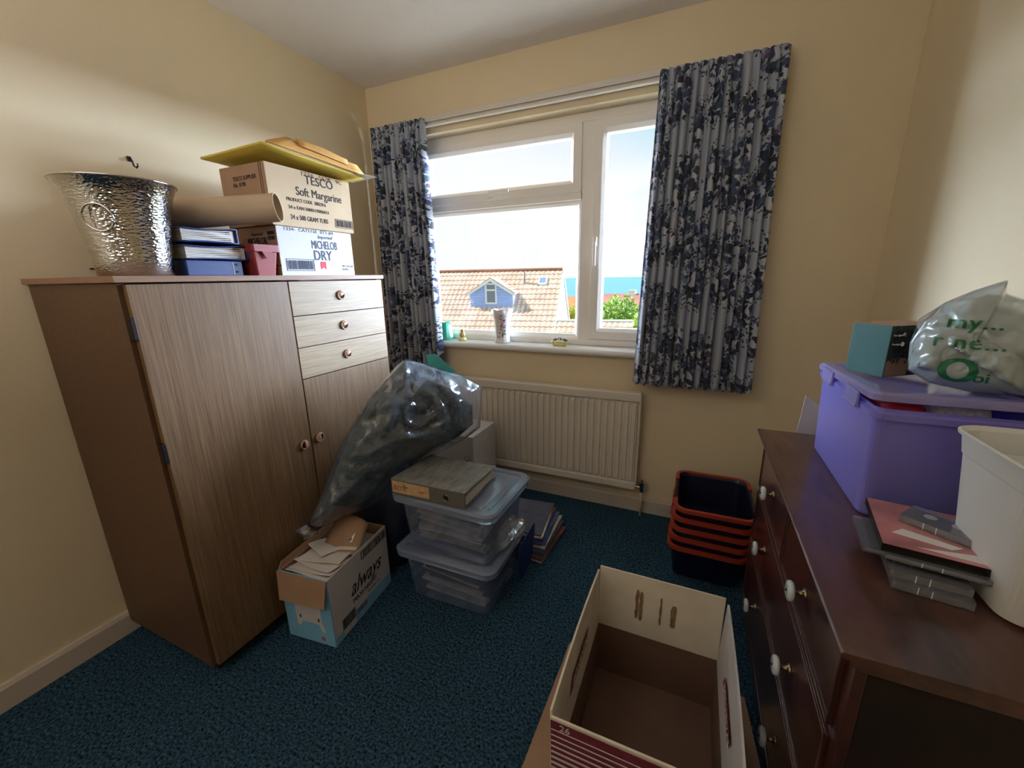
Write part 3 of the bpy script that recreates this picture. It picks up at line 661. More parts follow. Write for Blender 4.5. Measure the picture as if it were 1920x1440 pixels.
# end panel: white shape and folded-down flap
b = MB(); b.add([(.045, -.0008, .175), (.165, -.0008, .175), (.165, -.0008, .10), (.178, -.0008, .055), (.160, -.0008, .055), (.150, -.0008, .085), (.075, -.0008, .085), (.065, -.0008, .060), (.05, -.0008, .065), (.050, -.0008, .11)], [(9, 8, 7, 6, 5, 4, 3, 2, 1, 0)])
b.build('white_print', M['cardw'], ab)
for x_ in (.066, .148): box(x_, x_+.006, -.0014, 0, .098, .112).build('handle_slot', M['black'], ab)
text('print_flower', '*', .05, frame((1, 0, 0), (0, 0, 1), (.15, -.0012, 0)), M['red'], ab)
flp = MB(); flp.add([(-.004, -.004, LZ+.002), (LX+.002, -.004, LZ+.002), (LX-.004, -.022, LZ-.098), (.010, -.024, LZ-.104)], [(0, 1, 2, 3)]); flp.build('flap', M['card'], ab, solid=.004)
fl2 = MB(); fl2.add([(-.002, 0, LZ), (-.002, LY, LZ), (-.006, LY, LZ+.03), (-.005, .02, LZ+.022)], [(0, 1, 2, 3)]); fl2.build('flap', M['card'], ab, solid=.003)
# contents: envelopes
Tb = Matrix.Translation((.596, -1.388, 0)) @ Matrix.Rotation(math.radians(6.5), 4, 'Z')
specs = [(.105, .075, .268, 14, -4, .185, .125), (.105, .090, .276, 12, 3, .18, .12), (.105, .110, .283, 11, -8, .18, .12), (.105, .135, .290, 9, 6, .17, .115), (.075, .165, .300, 9, -25, .12, .10), (.130, .195, .296, 6, 20, .12, .09)]
for i, (cx_, cy_, cz_, ti, rz_, wx_, wy_) in enumerate(specs):
    T = Tb @ Matrix.Translation((cx_, cy_, cz_-.01)) @ Matrix.Rotation(math.radians(rz_), 4, 'Z') @ Matrix.Rotation(math.radians(-ti), 4, 'X')
    b = MB(); P = [[T @ Vector((-wx_/2+wx_*i_/6, -wy_/2+wy_*j_/6, .003*math.sin(i_*.9+i)+.002*math.cos(j_+i))) for j_ in range(7)] for i_ in range(7)]
    b.grid(P); tag(b.build('envelope', M['paper'], solid=.003), 'white envelope lying loose in the open blue and white carton', 'envelope', 'white envelopes in the open carton')
# dark packing below so the box reads as full
bx = thing('paper_bundle', 'bundle of papers filling the open blue and white carton', 'papers', tuple(Tb @ Vector((.008, .008, .005))), math.radians(6.5))
box(0, .194, 0, .333, 0, .235).build('papers', M['paper'], bx)
pk = thing('cardboard_envelope', 'bent brown cardboard mailer with address label in the open carton', 'envelope', tuple(Tb @ Vector((.125, .205, .262))), math.radians(15))
P = [[(-.075+.15*i/10, -.055+.115*j/8, .012+.085*(j/8)**1.3+.012*math.cos((i/10-.5)*PI)-.05*(abs(i/10-.5)*2)**3*(.4 if j > 5 else .1)) for j in range(9)] for i in range(11)]
pm = MB().grid(P).build('mailer', M['card'], pk, solid=.003, smooth=True)
T = frame((1, 0, 0), (0, .8, .55), (-.012, -.018, .041)); b = MB(); b.box(0, .055, 0, .042, 0, .001, T); b.build('address_label', M['white'], pk); bars('barcode', T @ Matrix.Translation((.036, .004, .0012)), .014, .012, 6, M['black'], pk, 3)

# navy holdall behind carton, white carton by the radiator
hb_ = thing('holdall', 'dark navy bag slumped behind the open carton and the clear crates', 'bag', (.66, -.80, 0))
b = MB(); b.rrings([(.09, .13, .05, 0), (.11, .16, .06, .05), (.115, .17, .07, .20), (.10, .15, .07, .30), (.05, .10, .04, .335)], 8); o = b.build('body', M['pleather'], hb_, smooth=True)
wb = thing('cardboard_box', 'tall white carton with an upward arrow, behind the bag by the radiator', 'box', (.60, -.40, 0))
carton(wb, .262, .27, .47, M['cardw'])
T = frame((1, 0, 0), (0, 0, 1), (.205, -.0008, .30)); b = MB()
for q in ((0, .04, 0, .002), (0, .04, .048, .050), (0, .002, 0, .05), (.038, .04, 0, .05)): b.box(q[0], q[1], q[2], q[3], 0, .0005, T)
b.add([T @ Vector(q) for q in ((.02, .036, .0006), (.010, .022, .0006), (.030, .022, .0006), (.017, .022, .0006), (.023, .022, .0006), (.023, .010, .0006), (.017, .010, .0006))], [(0, 1, 2), (3, 6, 5, 4)])
b.build('arrow_print', M['black'], wb)

# ------------------------------------------------------------------ big clear bag with greenery

def blob(outline, c, nrm, bf, bb, K=16, Mn=72, namp=.012, nsc=7, seed=0, fold=0):
    """closed pillow through a 3-D outline: front and back bulge along nrm, with crumples"""
    O = [Vector(q) for q in outline]; c = Vector(c); nrm = Vector(nrm).normalized(); S = []
    ln = [(O[(i+1) % len(O)]-O[i]).length for i in range(len(O))]; tot = sum(ln)
    for k in range(Mn):
        d_ = tot*k/Mn; i = 0
        while d_ > ln[i]: d_ -= ln[i]; i += 1
        S.append(O[i].lerp(O[(i+1) % len(O)], d_/ln[i]))
    def pt(k, s_, side):
        q = c+(S[k]-c)*s_; h = math.sqrt(max(0, 1-s_**2.2))
        nz_ = noise.noise(q*nsc+Vector((seed, side*5, 0)))*namp+abs(noise.noise(q*nsc*2.1+Vector((0, seed, 0))))*namp*.9
        if fold: nz_ += fold*(1-abs(noise.noise(Vector((q.x*4+q.z*5, q.y*4-q.z*3, seed)))*3.0) % 1)*min(1, 3*(1-s_))*.5
        return q+nrm*side*((bf if side > 0 else bb)*h+nz_*min(1, 4*(1-s_)))
    R = []
    for i in range(1, K+1): R.append([pt(k, i/K, 1) for k in range(Mn)])
    for i in range(K-1, 0, -1): R.append([pt(k, i/K, -1) for k in range(Mn)])
    mb = MB(); nn_ = Mn; vs = [pt(0, 0, 1)]+[q for rr_ in R for q in rr_]+[pt(0, 0, -1)]; fs = []
    for j in range(nn_): fs.append((0, 1+j, 1+(j+1) % nn_)); e_ = 1+(len(R)-1)*nn_; fs.append((len(vs)-1, e_+(j+1) % nn_, e_+j))
    for i in range(len(R)-1):
        for j in range(nn_):
            a = 1+i*nn_+j; b_ = 1+i*nn_+(j+1) % nn_; fs.append((a, a+nn_, b_+nn_, b_))
    mb.add(vs, fs); return mb
OUT = [(.566,-1.225,.362),(.590,-1.165,.467),(.640,-1.073,.670),(.697,-.960,.836),(.774,-.806,.977),(.821,-.715,.938),(.917,-.565,.858),(.976,-.485,.792),(.961,-.49,.574),(.899,-.56,.520),(.790,-.709,.466),(.705,-.856,.412),(.672,-.93,.330),(.600,-1.10,.318),(.572,-1.20,.335)]
BN = (.60, -.71, .37)
BAGP = Vector((1.9088, -2.1989, 1.3072)); kk = lambda q: tuple(BAGP+(Vector(q)-BAGP)*.962)
bg_ = thing('plastic_bag', 'big clear polythene bag of dark green greenery slumped against the wardrobe', 'bag', (0, 0, 0))
blob([kk(q) for q in OUT], kk((.765, -.83, .62)), BN, .125, .05, 26, 130, .016, 8, 3, .05).build('bag_film', M['polybag'], bg_, smooth=True)
INN = [(.600,-1.190,.385),(.612,-1.14,.49),(.655,-1.055,.67),(.700,-.965,.80),(.722,-.915,.850),(.758,-.86,.835),(.790,-.80,.80),(.83,-.73,.87),(.905,-.62,.80),(.945,-.53,.70),(.938,-.52,.60),(.888,-.58,.548),(.785,-.72,.492),(.715,-.85,.436),(.690,-.93,.37),(.625,-1.09,.345)]
blob([kk(q) for q in INN], kk((.762, -.835, .625)), BN, .100, .035, 24, 120, .02, 11, 8, .03).build('greenery', M['greenery'], bg_, smooth=True)
b = MB(); b.add([kk(q) for q in ((.800, -.68, .972), (.835, -.66, .975), (.905, -.60, .885), (.86, -.64, .87), (.812, -.68, .90))], [(0, 1, 2, 3, 4)])
tl_ = b.build('teal_sleeve', M['teal'], bg_, solid=.004); lab(tl_, 'teal plastic corner sticking out of the bag')
b = MB(); b.tube([kk(q) for q in ((.572,-1.225,.362),(.558,-1.255,.348),(.566,-1.25,.330),(.585,-1.20,.325))], [.012,.020,.016,.01], 12); b.build('gathered_corner', M['smallbag'], bg_, smooth=True)

# ------------------------------------------------------------------ clear crates
def crate(loc, rz, label, hx=.205, hy=.155, h=.225, bx_=.030):
    """hx, hy: half sizes at the top"""
    o = thing('storage_crate', label, 'storage box', loc, rz)
    b = MB(); b.rrings([(hx-bx_, hy-.022, .03, .001), (hx-bx_+.004, hy-.019, .032, .006), (hx-.006, hy-.004, .035, h-.03), (hx, hy, .035, h-.03), (hx, hy, .035, h-.018), (hx-.003, hy-.003, .034, h-.018), (hx-.008, hy-.006, .033, h-.032), (hx-bx_, hy-.022, .03, .005)], 6)
    b.build('tub', M['clear'], o, smooth=False)
    b = MB(); X, Y = hx+.022, hy+.022
    b.rrings([(X-.010, Y-.010, .038, h-.030), (X, Y, .045, h-.030), (X+.002, Y+.002, .046, h-.006), (X-.008, Y-.008, .04, h), (X-.030, Y-.030, .03, h), (X-.034, Y-.034, .03, h-.010), (X-.06, Y-.06, .02, h-.010), (X-.064, Y-.064, .02, h-.005)], 6, False, True)
    lid = b.build('lid', M['clearlid'], o, bevel=0)
    for s_ in (-1, 1):
        q = MB()
        for k in (0, 1, 2): q.box(s_*(X-.055+.009*k)-.0022, s_*(X-.055+.009*k)+.0022, -Y+.06, Y-.06, h-.005, h-.001)
        q.build('lid_ridge', M['clearlid'], lid)
    return o
LOWL, UPL = (1.075, -.885, 0), (1.078, -.875, .236)
crate(LOWL, math.radians(1), 'lower of the two clear lidded crates of magazines on the carpet', .206, .162, .238)
crate((1.085, -.878, .2385), math.radians(-1), 'upper of the two clear lidded crates, with the grey file on its lid', .212, .168, .245)
def magazine(name, T, wx, wy, th, label, grp, seed, curl=0, cat='magazine'):
    b = MB(); n_ = 5; R = []
    rr_ = random.Random(seed)
    P0 = [[T @ Vector((-wx/2+wx*i/n_, -wy/2+wy*j/2, curl*((i/n_)**2)+.0)) for j in range(3)] for i in range(n_+1)]
    P1 = [[T @ Vector((-wx/2+wx*i/n_, -wy/2+wy*j/2, curl*((i/n_)**2)+th)) for j in range(3)] for i in range(n_+1)]
    b.grid(P0); b.grid(P1)
    def side(A, B_): b.add(A+B_, [(i, i+1, len(A)+i+1, len(A)+i) for i in range(len(A)-1)])
    side([q[0] for q in P0], [q[0] for q in P1]); side([q[-1] for q in P0], [q[-1] for q in P1]); side(P0[0], P1[0]); side(P0[-1], P1[-1])
    o = b.build(name, M['mag'], weld=True); return tag(o, label, cat, grp)
rr = random.Random(11)
def stack(cx_, cy_, z0, n_, wx, wy, label, grp, th0=.004, th1=.009, jit=.012, rot=4, tilts=None, zmax=9):
    z = z0
    for k in range(n_):
        th = rr.uniform(th0, th1)
        if z+th > zmax: break
        T = Matrix.Translation((cx_+rr.uniform(-jit, jit), cy_+rr.uniform(-jit, jit), z)) @ Matrix.Rotation(math.radians(rr.uniform(-rot, rot)), 4, 'Z')
        if tilts: T = T @ Matrix.Rotation(tilts, 4, 'Y')
        magazine('magazine', T, wx, wy, th, label, grp, k, 0); z += th+.0030
stack(1.085, -.878, .008, 30, .285, .215, 'magazine in the stack inside the lower clear crate', 'magazines in the lower crate', zmax=.195, jit=.020, rot=5)
stack(1.085, -.870, .248, 30, .290, .22, 'magazine in the stack inside the upper clear crate', 'magazines in the upper crate', zmax=.435, jit=.020, rot=5)
# small crumpled film on the lower lid
o = blob([(1.25,-1.00,.243),(1.285,-.93,.25),(1.315,-.82,.262),(1.31,-.74,.28),(1.285,-.72,.285),(1.27,-.80,.30),(1.262,-.90,.28)], (1.285,-.86,.27), (.6,-.6,.5), .02, .012, 8, 40, .01, 14, 2).build('plastic_sleeve', M['smallbag'], smooth=True)
tag(o, 'crumpled clear plastic sleeve on the lower crate lid, right of the upper crate', 'plastic sleeve')
# grey lever arch file on upper lid
lf = thing('lever_arch_file', 'grey mottled lever arch file with an old paper spine label, on the upper crate', 'file', (.868, -1.062, .4855), math.radians(1.5))
FL, FW, FH = .330, .275, .064
box(0, FL, 0, .004, 0, FH).build('spine', M['filespine'], lf, bevel=.001)
box(0, FL, .004, FW, 0, .003).build('cover', M['greyfile'], lf)
MB().add([(0, 0, FH), (FL, 0, FH), (FL, FW, FH-.018), (0, FW, FH-.018)], [(0, 1, 2, 3)]).build('cover', M['greyfile'], lf, solid=.003)
b = MB()
for k in range(10): b.box(.012, FL-.006-.002*(k % 3), .02, FW-.012, .006+.0034*k, .0085+.0034*k)
b.build('papers', M['paper'], lf)
box(.006, .176, -.0012, .0002, .010, FH-.006).build('spine_label', M['label'], lf)
T = lambda x, z: frame((1, 0, 0), (0, 0, 1), (x, -.0016, z))
text('label_writing', 'BOX', .030, T(.010, .020), mat('rust_ink', C(150, 80, 50), .8), lf, shear=.1)
text('label_print', 'FILE\nNOTES', .008, T(.056, .044), M['black'], lf); text('label_print', 'accounts 1-9', .007, T(.13, .030), M['black'], lf)
MB().tube([(.250+.0125*math.cos(2*PI*k/24), -.0012, .031+.0125*math.sin(2*PI*k/24)) for k in range(24)], .0018, 6, closed=True).build('finger_ring', M['chrome'], lf, smooth=True)
b = MB(); b.add([(.250+.011*math.cos(2*PI*k/20), -.0008, .031+.011*math.sin(2*PI*k/20)) for k in range(20)], [tuple(range(20))]); b.build('finger_hole', M['gap'], lf, solid=.0006)
# magazines on the carpet right of the crates
bf_ = thing('folder', 'dark blue folder standing on edge against the clear crates', 'folder', (1.296, -.80, 0), math.radians(2))
box(0, .004, 0, .21, 0, .175).build('panel', M['albumblue'], bf_)
z = .001
specs = [(.0, 0, 0), (-.01, .01, 3), (.008, -.004, -2), (-.014, .01, 6), (-.004, .012, 2), (-.018, .02, 8), (-.010, .02, 5), (-.022, .025, 9), (-.026, .02, 4), (-.04, .03, 8), (-.045, .03, 12), (-.05, .035, 10)]
for k, (dx, dy, rz_) in enumerate(specs):
    T = Matrix.Translation((1.255+dx, -.49+dy, z)) @ Matrix.Rotation(math.radians(86+rz_), 4, 'Z')
    magazine('magazine', T, .297, .21, .0085, 'magazine in the splayed pile on the carpet behind the clear crates', 'magazines piled on the carpet', k); z += .0095

# ------------------------------------------------------------------ nested baskets
prof = [(.125, .150, .03, .0), (.130, .155, .035, .004), (.146, .182, .045, .150), (.150, .186, .05, .156), (.155, .190, .052, .158), (.155, .190, .052, .164)]
inn = [(.146, .182, .046, .164), (.140, .176, .045, .15), (.125, .150, .03, .007)]
proto = thing('basket', 'lowest of the five nested navy baskets, standing on the carpet', 'basket', (2.040, -.325, .001), group='nested navy baskets with orange rims')
MB().rrings(prof+inn, 7).build('tub', M['navy'], proto, smooth=False)
def rimseg(c0, c1, n_=14):
    """orange grip strip along the rim from corner to corner"""
    hx, hy, rr_ = .157, .192, .052; ring = []
    for q, (sx, sy) in enumerate(((1, 1), (-1, 1), (-1, -1), (1, -1))):
        for k in range(n_+1):
            a = q*PI/2+k*PI/2/n_; ring.append(Vector((sx*(hx-rr_)+rr_*math.cos(a), sy*(hy-rr_)+rr_*math.sin(a), .162)))
    return ring
rg = rimseg(0, 0); ng = len(rg)
def cut(pred):
    out = []; cur = []
    dense = []
    for i in range(ng):
        a, b_ = rg[i], rg[(i+1) % ng]
        for s_ in range(6): dense.append(a.lerp(b_, s_/6))
    # rotate so that we start outside
    st = next(i for i, q in enumerate(dense) if not pred(q)); dense = dense[st:]+dense[:st]
    for q in dense:
        if pred(q): cur.append(q)
        elif cur: out.append(cur); cur = []
    if cur: out.append(cur)
    return out
for seg in cut(lambda q: abs(q.y) > .085):
    b = MB(); n_ = len(seg); R = []
    for i, q in enumerate(seg):
        t = (seg[min(i+1, n_-1)]-seg[max(i-1, 0)]).normalized(); nn_ = Vector((t.y, -t.x, 0)); mid = abs(q.x) < .05 and False
        R.append([q+nn_*a+Vector((0, 0, z_)) for a, z_ in ((.004, -.012), (.004, .004), (-.012, .004), (-.012, -.002), (-.002, -.004), (-.001, -.012))])
    b.rings(R); b.build('rim_grip', M['orange'], proto)
words = ['lowest', 'second from the bottom', 'middle', 'second from the top', 'topmost']
for k in range(1, 5):
    c = proto.copy(); COL.objects.link(c); c.location = (2.040+.003*k, -.325-.001*k, .001+.047*k); c.rotation_euler = (0, 0, math.radians((-.6, .5, -.4, .7)[k-1]))
    c['label'] = {1: 'second basket up in the nested navy stack beside the chest', 2: 'middle basket of the five nested navy ones', 3: 'basket just under the topmost in the nested navy stack', 4: 'topmost navy basket with orange rim, open and empty'}[k]
    for ch in list(proto.children):
        d_ = ch.copy(); COL.objects.link(d_); d_.parent = c

# ------------------------------------------------------------------ large open carton in front and flattened card
fc = thing('cardboard_sheet', 'flattened brown cardboard box lying under the large open carton', 'cardboard', (0, 0, 0))
b = MB(); b.add([(1.592, -1.02, .008), (1.66, -.985, .010), (2.10, -.985, .010), (2.155, -1.00, .010), (2.176, -1.20, .012), (2.176, -1.72, .01), (1.575, -1.76, .012), (1.585, -1.44, .018)], [tuple(range(8))]); b.build('upper_layer', M['card'], fc, solid=.006)
b = MB(); b.add([(1.605, -1.01, .003), (2.14, -1.0, .003), (2.14, -1.72, .003), (1.60, -1.74, .003)], [(0, 1, 2, 3)]); b.build('lower_layer', M['cardin'], fc, solid=.004)
bb = thing('cardboard_box', 'large empty open carton, cream inside flaps and maroon print, in the foreground', 'box', (1.700, -1.560, .016))
BX, BY, BH, BF = .360, .482, .188, .212     # body height and upright flap height
b = MB(); t_ = .005
b.box(0, BX, 0, BY, 0, t_); b.box(0, t_, 0, BY, t_, BH); b.box(BX-t_, BX, 0, BY, t_, BH); b.box(t_, BX-t_, 0, t_, t_, BH); b.box(t_, BX-t_, BY-t_, BY, t_, BH)
b.build('carton', M['cardin'], bb)
# outer printed skin
b = MB(); b.mi = 0; b.box(-.001, 0, -.001, BY+.001, 0, BH); b.box(BX, BX+.001, -.001, BY+.001, 0, BH); b.box(0, BX, BY, BY+.001, 0, BH); b.mi = 1; b.box(0, BX, -.001, 0, 0, BH)
b.build('outer_skin', [M['cardw'], M['maroon']], bb)
def flap4(name, P4, sub=6, m_=None, bow=0, nrm=(0, 0, 0)):
    a, b_, c_, d_ = [Vector(q) for q in P4]; P = []
    for i in range(sub+1):
        s_ = i/sub; row = []
        for j in range(4):
            t = j/3; row.append((a*(1-s_)+b_*s_)*(1-t)+(d_*(1-s_)+c_*s_)*t+Vector(nrm)*bow*math.sin(PI*s_)*t)
        P.append(row)
    return MB().grid(P).build(name, m_ or M['cardcream'], bb, solid=.005)
flap4('flap', [(0.004, BY-.003, BH), (BX-.004, BY-.003, BH), (BX-.002, BY+.004, BH+BF), (0.002, BY+.004, BH+BF)])
flap4('flap', [(.003, 0.002, BH), (.003, BY-.008, BH), (.0, BY-.010, BH+BF-.004), (.0, 0.0, BH+BF-.004)], bow=.004, nrm=(-1, 0, 0))
flap4('flap', [(BX-.003, .002, BH), (BX-.003, BY-.008, BH), (BX+.004, BY-.012, BH+BF-.006), (BX+.006, -.01, BH+BF-.006)], bow=.004, nrm=(1, 0, 0), m_=M['cardw'])
nf = flap4('flap', [(.004, .001, BH), (BX-.004, .001, BH), (BX+.002, -.004, BH+BF-.012), (.002, -.006, BH+BF-.012)], m_=M['cardcream'])
lab(nf, 'near flap, maroon striped print on its outside')
# print on the near side (faces -y)
b = MB(); b.add([(.004, -.004, BH), (BX-.004, -.004, BH), (BX+.002, -.0095, BH+BF-.018), (.002, -.0095, BH+BF-.018)], [(0, 1, 2, 3)]); b.build('maroon_print', M['maroon'], bb, solid=.001)
b = MB()
for k in range(8): z_ = BH+BF-.042-.017*k; b.box(.004, BX-.006, -.0108+.0006*k, -.0094+.0006*k, z_, z_+.0012+.0009*k)
b.build('white_lines', M['cardw'], bb)
text('print_number', '26', .024, frame((1, 0, 0), (0, -.04, 1), (.022, -.0112, BH+BF-.032-.004)), M['cardw'], bb)
T = frame((0, -1, 0), (.02, 0, 1), (.0052, .345, BH+.040))
def badge(T, Lb, hb2, sl, txt):
    b = MB()
    def para(x0, x1, y0, y1, z_): b.add([T @ Vector(q) for q in ((x0, y0, z_), (x1-sl, y0, z_), (x1, y1, z_), (x0+sl, y1, z_))], [(0, 1, 2, 3)])
    para(0, Lb, 0, hb2, .0012); b.build('badge_print', M['maroon'], bb, solid=.0008)
    text('badge_text', txt, hb2*.85, T @ Matrix.Translation((.022, .006, .0018)), M['cardcream'], bb, bold=.0003, shear=.2, sx=.88)
badge(frame((0, 1, 0), (0, 0, 1), (.0038, .140, BH+.085)), .185, .038, .022, 'BONANZAS')
badge(frame((0, -1, 0), (0, 0, 1), (BX-.0025, .330, BH+.085)), .185, .038, .022, 'BONANZAS')
# glue residue strokes on the far flap (faces -y)
FYY = BY-.0062
for k, pts in enumerate(([(.098, .020, .100), (.110, .022, .115), (.116, .060, .112), (.124, .060, .115), (.124, .018, .1)],)): pass
rr = random.Random(4)
for name_, cx_, wd_, z0, z1 in (('glue_mark', .120, .009, .062, .165), ('glue_mark', .132, .010, .058, .160), ('glue_mark', .190, .006, .062, .158), ('glue_mark', .226, .014, .066, .142)):
    n_ = 9; Lp = []; Rp = []
    for i in range(n_+1):
        z_ = BH+z0+(z1-z0)*i/n_; yy = FYY-.0012+.0065*(z_-BH)/BF
        w_ = wd_/2*(1 if 0 < i < n_ else .6); Lp.append((cx_-w_+rr.uniform(-.0015, .0015), yy, z_)); Rp.append((cx_+w_+rr.uniform(-.0015, .0015), yy, z_))
    b = MB(); b.grid([[a, c_] for a, c_ in zip(Lp, Rp)]); b.build(name_, mat('glue_stain', C(132, 104, 72), .7, var=(60, .2)), bb, solid=.0006)
# bottom flap seams
b = MB(); b.box(.01, BX-.01, .150, .152, t_, t_+.0015); b.box(.18, .182, .01, .15, t_, t_+.0015); b.build('bottom_seam', M['gap'], bb)

# ------------------------------------------------------------------ chest of drawers
CX, CY0, CY1, CZ = 2.185, -1.530, -.545, .75
ch = thing('chest_of_drawers', 'dark mahogany chest of drawers with clear glass knobs along the right wall', 'chest of drawers', (0, 0, 0))
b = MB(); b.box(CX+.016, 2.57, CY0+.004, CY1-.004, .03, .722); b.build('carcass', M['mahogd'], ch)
b = MB(); b.box(CX, CX+.016, CY0+.004, CY0+.034, 0.0, .722); b.box(CX, CX+.016, CY1-.034, CY1-.004, 0, .722); b.box(CX, CX+.016, CY0+.034, CY1-.034, 0, .085)
b.box(CX, CX+.016, CY0+.034, CY1-.034, .310, .326); b.box(CX, CX+.016, CY0+.034, CY1-.034, .530, .546); b.box(CX, CX+.016, -1.048, -1.032, .546, .722)
b.build('front_frame', M['mahogv'], ch, bevel=.0015)
b = MB()
n0 = [(0, .722), (-.008, .724), (-.014, .730), (-.014, .736), (-.028, .740), (-.030, .747), (-.026, .750), (.39-.008, .750), (.385, .722)]
R = []
for yy, sgn in ((CY0-.016, 1), (CY1+.016, -1)): R.append([(CX+dx, yy+(sgn*max(0, (.03+dx))*0), z_) for dx, z_ in n0])
b.rings(R); b.build('top_board', M['mahog'], ch, bevel=.0012)
def drawer(y0, y1, z0, z1, knobs):
    dr = box(CX-.006, CX+.010, y0, y1, z0, z1).build('drawer', M['mahogv'], ch, bevel=.002)
    q = MB(); e_ = .004
    for (a, b_, c_, d_) in ((y0, y1, z0, z0+e_), (y0, y1, z1-e_, z1), (y0, y0+e_, z0, z1), (y1-e_, y1, z0, z1)): q.box(CX-.0095, CX-.005, a, b_, c_, d_)
    q.build('cock_bead', M['mahog'], dr, bevel=.0015)
    for (ky, kz) in knobs:
        T = Matrix(((0, 0, -1, CX-.006), (1, 0, 0, ky), (0, -1, 0, kz), (0, 0, 0, 1)))
        pr_ = [(.013, 0), (.014, .002), (.007, .005), (.0045, .012), (.005, .018), (.011, .021)]
        n_ = 18; st = MB().rings([[T @ Vector((r_*math.cos(2*PI*k/n_), r_*math.sin(2*PI*k/n_), z_)) for k in range(n_)] for r_, z_ in pr_]).build('knob_stem', M['brass'], dr, smooth=True)
        pr_ = [(.012, .021), (.0205, .023), (.0225, .027), (.0215, .033), (.016, .0355), (.006, .036), (.004, .0345)]
        MB().rings([[T @ Vector((r_*math.cos(2*PI*k/24), r_*math.sin(2*PI*k/24), z_)) for k in range(24)] for r_, z_ in pr_]).build('knob', M['knob'], dr, smooth=True)
        MB().rings([[T @ Vector((.0032*math.cos(2*PI*k/10), .0032*math.sin(2*PI*k/10), z_)) for k in range(10)] for z_ in (.034, .0375)]).build('knob_screw', M['dark'], dr)
drawer(-1.494, -1.050, .549, .719, [(-1.268, .632)]); drawer(-1.030, -.581, .549, .719, [(-.832, .640)])
drawer(-1.494, -.581, .329, .527, [(-1.262, .420), (-.833, .442)]); drawer(-1.494, -.581, .088, .307, [(-1.260, .195), (-.830, .217)])

# white carton between chest and window wall
wc = thing('cardboard_box', 'tall white carton with torn open flaps behind the chest of drawers', 'box', (2.285, -.46, 0))
b = MB(); Lx, Ly, Lz = .20, .30, .62
b.box(0, Lx, 0, .003, 0, Lz); b.box(0, Lx, Ly-.003, Ly, 0, Lz); b.box(0, .003, .003, Ly-.003, 0, Lz); b.box(Lx-.003, Lx, .003, Ly-.003, 0, Lz); b.box(.003, Lx-.003, .003, Ly-.003, 0, .003)
b.build('carton', M['cardw'], wc)
b = MB(); b.add([(0, 0, Lz), (Lx, 0, Lz), (Lx+.01, .02, Lz+.215), (.10, .02, Lz+.235), (.062, .018, Lz+.217), (.020, .018, Lz+.248)], [tuple(range(6))]); b.build('flap', M['cardw'], wc, solid=.003)
T = frame((1, 0, 0), (0, 0, 1), (.070, .011, Lz+.17)); b = MB(); b.box(0, .014, .028, .031, 0, .001, T); b.box(.004, .018, .020, .023, 0, .001, T); b.build('print_mark', M['black'], wc)

# ------------------------------------------------------------------ purple storage box
pb = thing('storage_box', 'large translucent purple lidded box standing on the chest of drawers', 'storage box', (2.4265, -.870, .7505))
hx, hy, ht = .130, .226, .278
b = MB(); b.rrings([(hx-.006, hy-.012, .022, 0), (hx-.002, hy-.008, .024, .006), (hx+.006, hy+.002, .026, ht-.035), (hx+.014, hy+.010, .03, ht-.035), (hx+.014, hy+.010, .03, ht-.022), (hx+.006, hy+.003, .028, ht-.018), (hx+.006, hy+.003, .028, ht-.012), (hx+.003, hy, .026, ht-.012), (hx-.001, hy-.004, .026, ht-.04), (hx-.009, hy-.016, .02, .004)], 6)
b.build('tub', M['purple'], pb)
b = MB(); b.rrings([(hx+.014, hy+.008, .03, ht-.008), (hx+.016, hy+.012, .034, ht-.006), (hx+.016, hy+.012, .034, ht+.006), (hx+.008, hy+.004, .03, ht+.012), (hx-.018, hy-.022, .02, ht+.012), (hx-.022, hy-.026, .02, ht+.004)], 6)
b.build('lid', M['purplelid'], pb).rotation_euler = (math.radians(-2.6), 0, 0)
for s_ in (-1, 1):
    q = MB(); q.box(-hx-.022, -hx-.016, s_*.105-.045, s_*.105+.045, ht-.03, ht+.004); q.box(-hx-.024, -hx-.014, s_*.105-.045, s_*.105+.045, ht-.034, ht-.026); q.build('clip', M['purplelid'], pb, bevel=.002)
rc = MB().rrings([(.030, .070, .02, 0), (.040, .085, .025, .02), (.040, .085, .025, .045), (.028, .065, .02, .058)], 6).build('folded_cloth', M['redcloth'], smooth=True, loc=(2.350, -.985, .967)); tag(rc, 'folded red cloth showing under the near edge of the purple lid', 'cloth')
lc = MB().rrings([(.04, .045, .02, 0), (.055, .062, .03, .015), (.05, .06, .03, .045), (.03, .04, .02, .052)], 6, cx=0).build('lace_cloth', M['lace'], smooth=True, loc=(2.452, -.995, .972)); tag(lc, 'bunched white lace cloth inside the purple box under its lid', 'cloth')
cl = MB().rrings([(.10, .18, .03, 0), (.112, .20, .04, .03), (.112, .20, .04, .14), (.09, .17, .04, .16)], 6).build('folded_linen', mat('dark_linen', C(48, 34, 42), .8, bump=(20, .4, .01)), smooth=True, loc=(2.4265, -.87, .756)); tag(cl, 'dark folded linen filling the purple box', 'cloth')

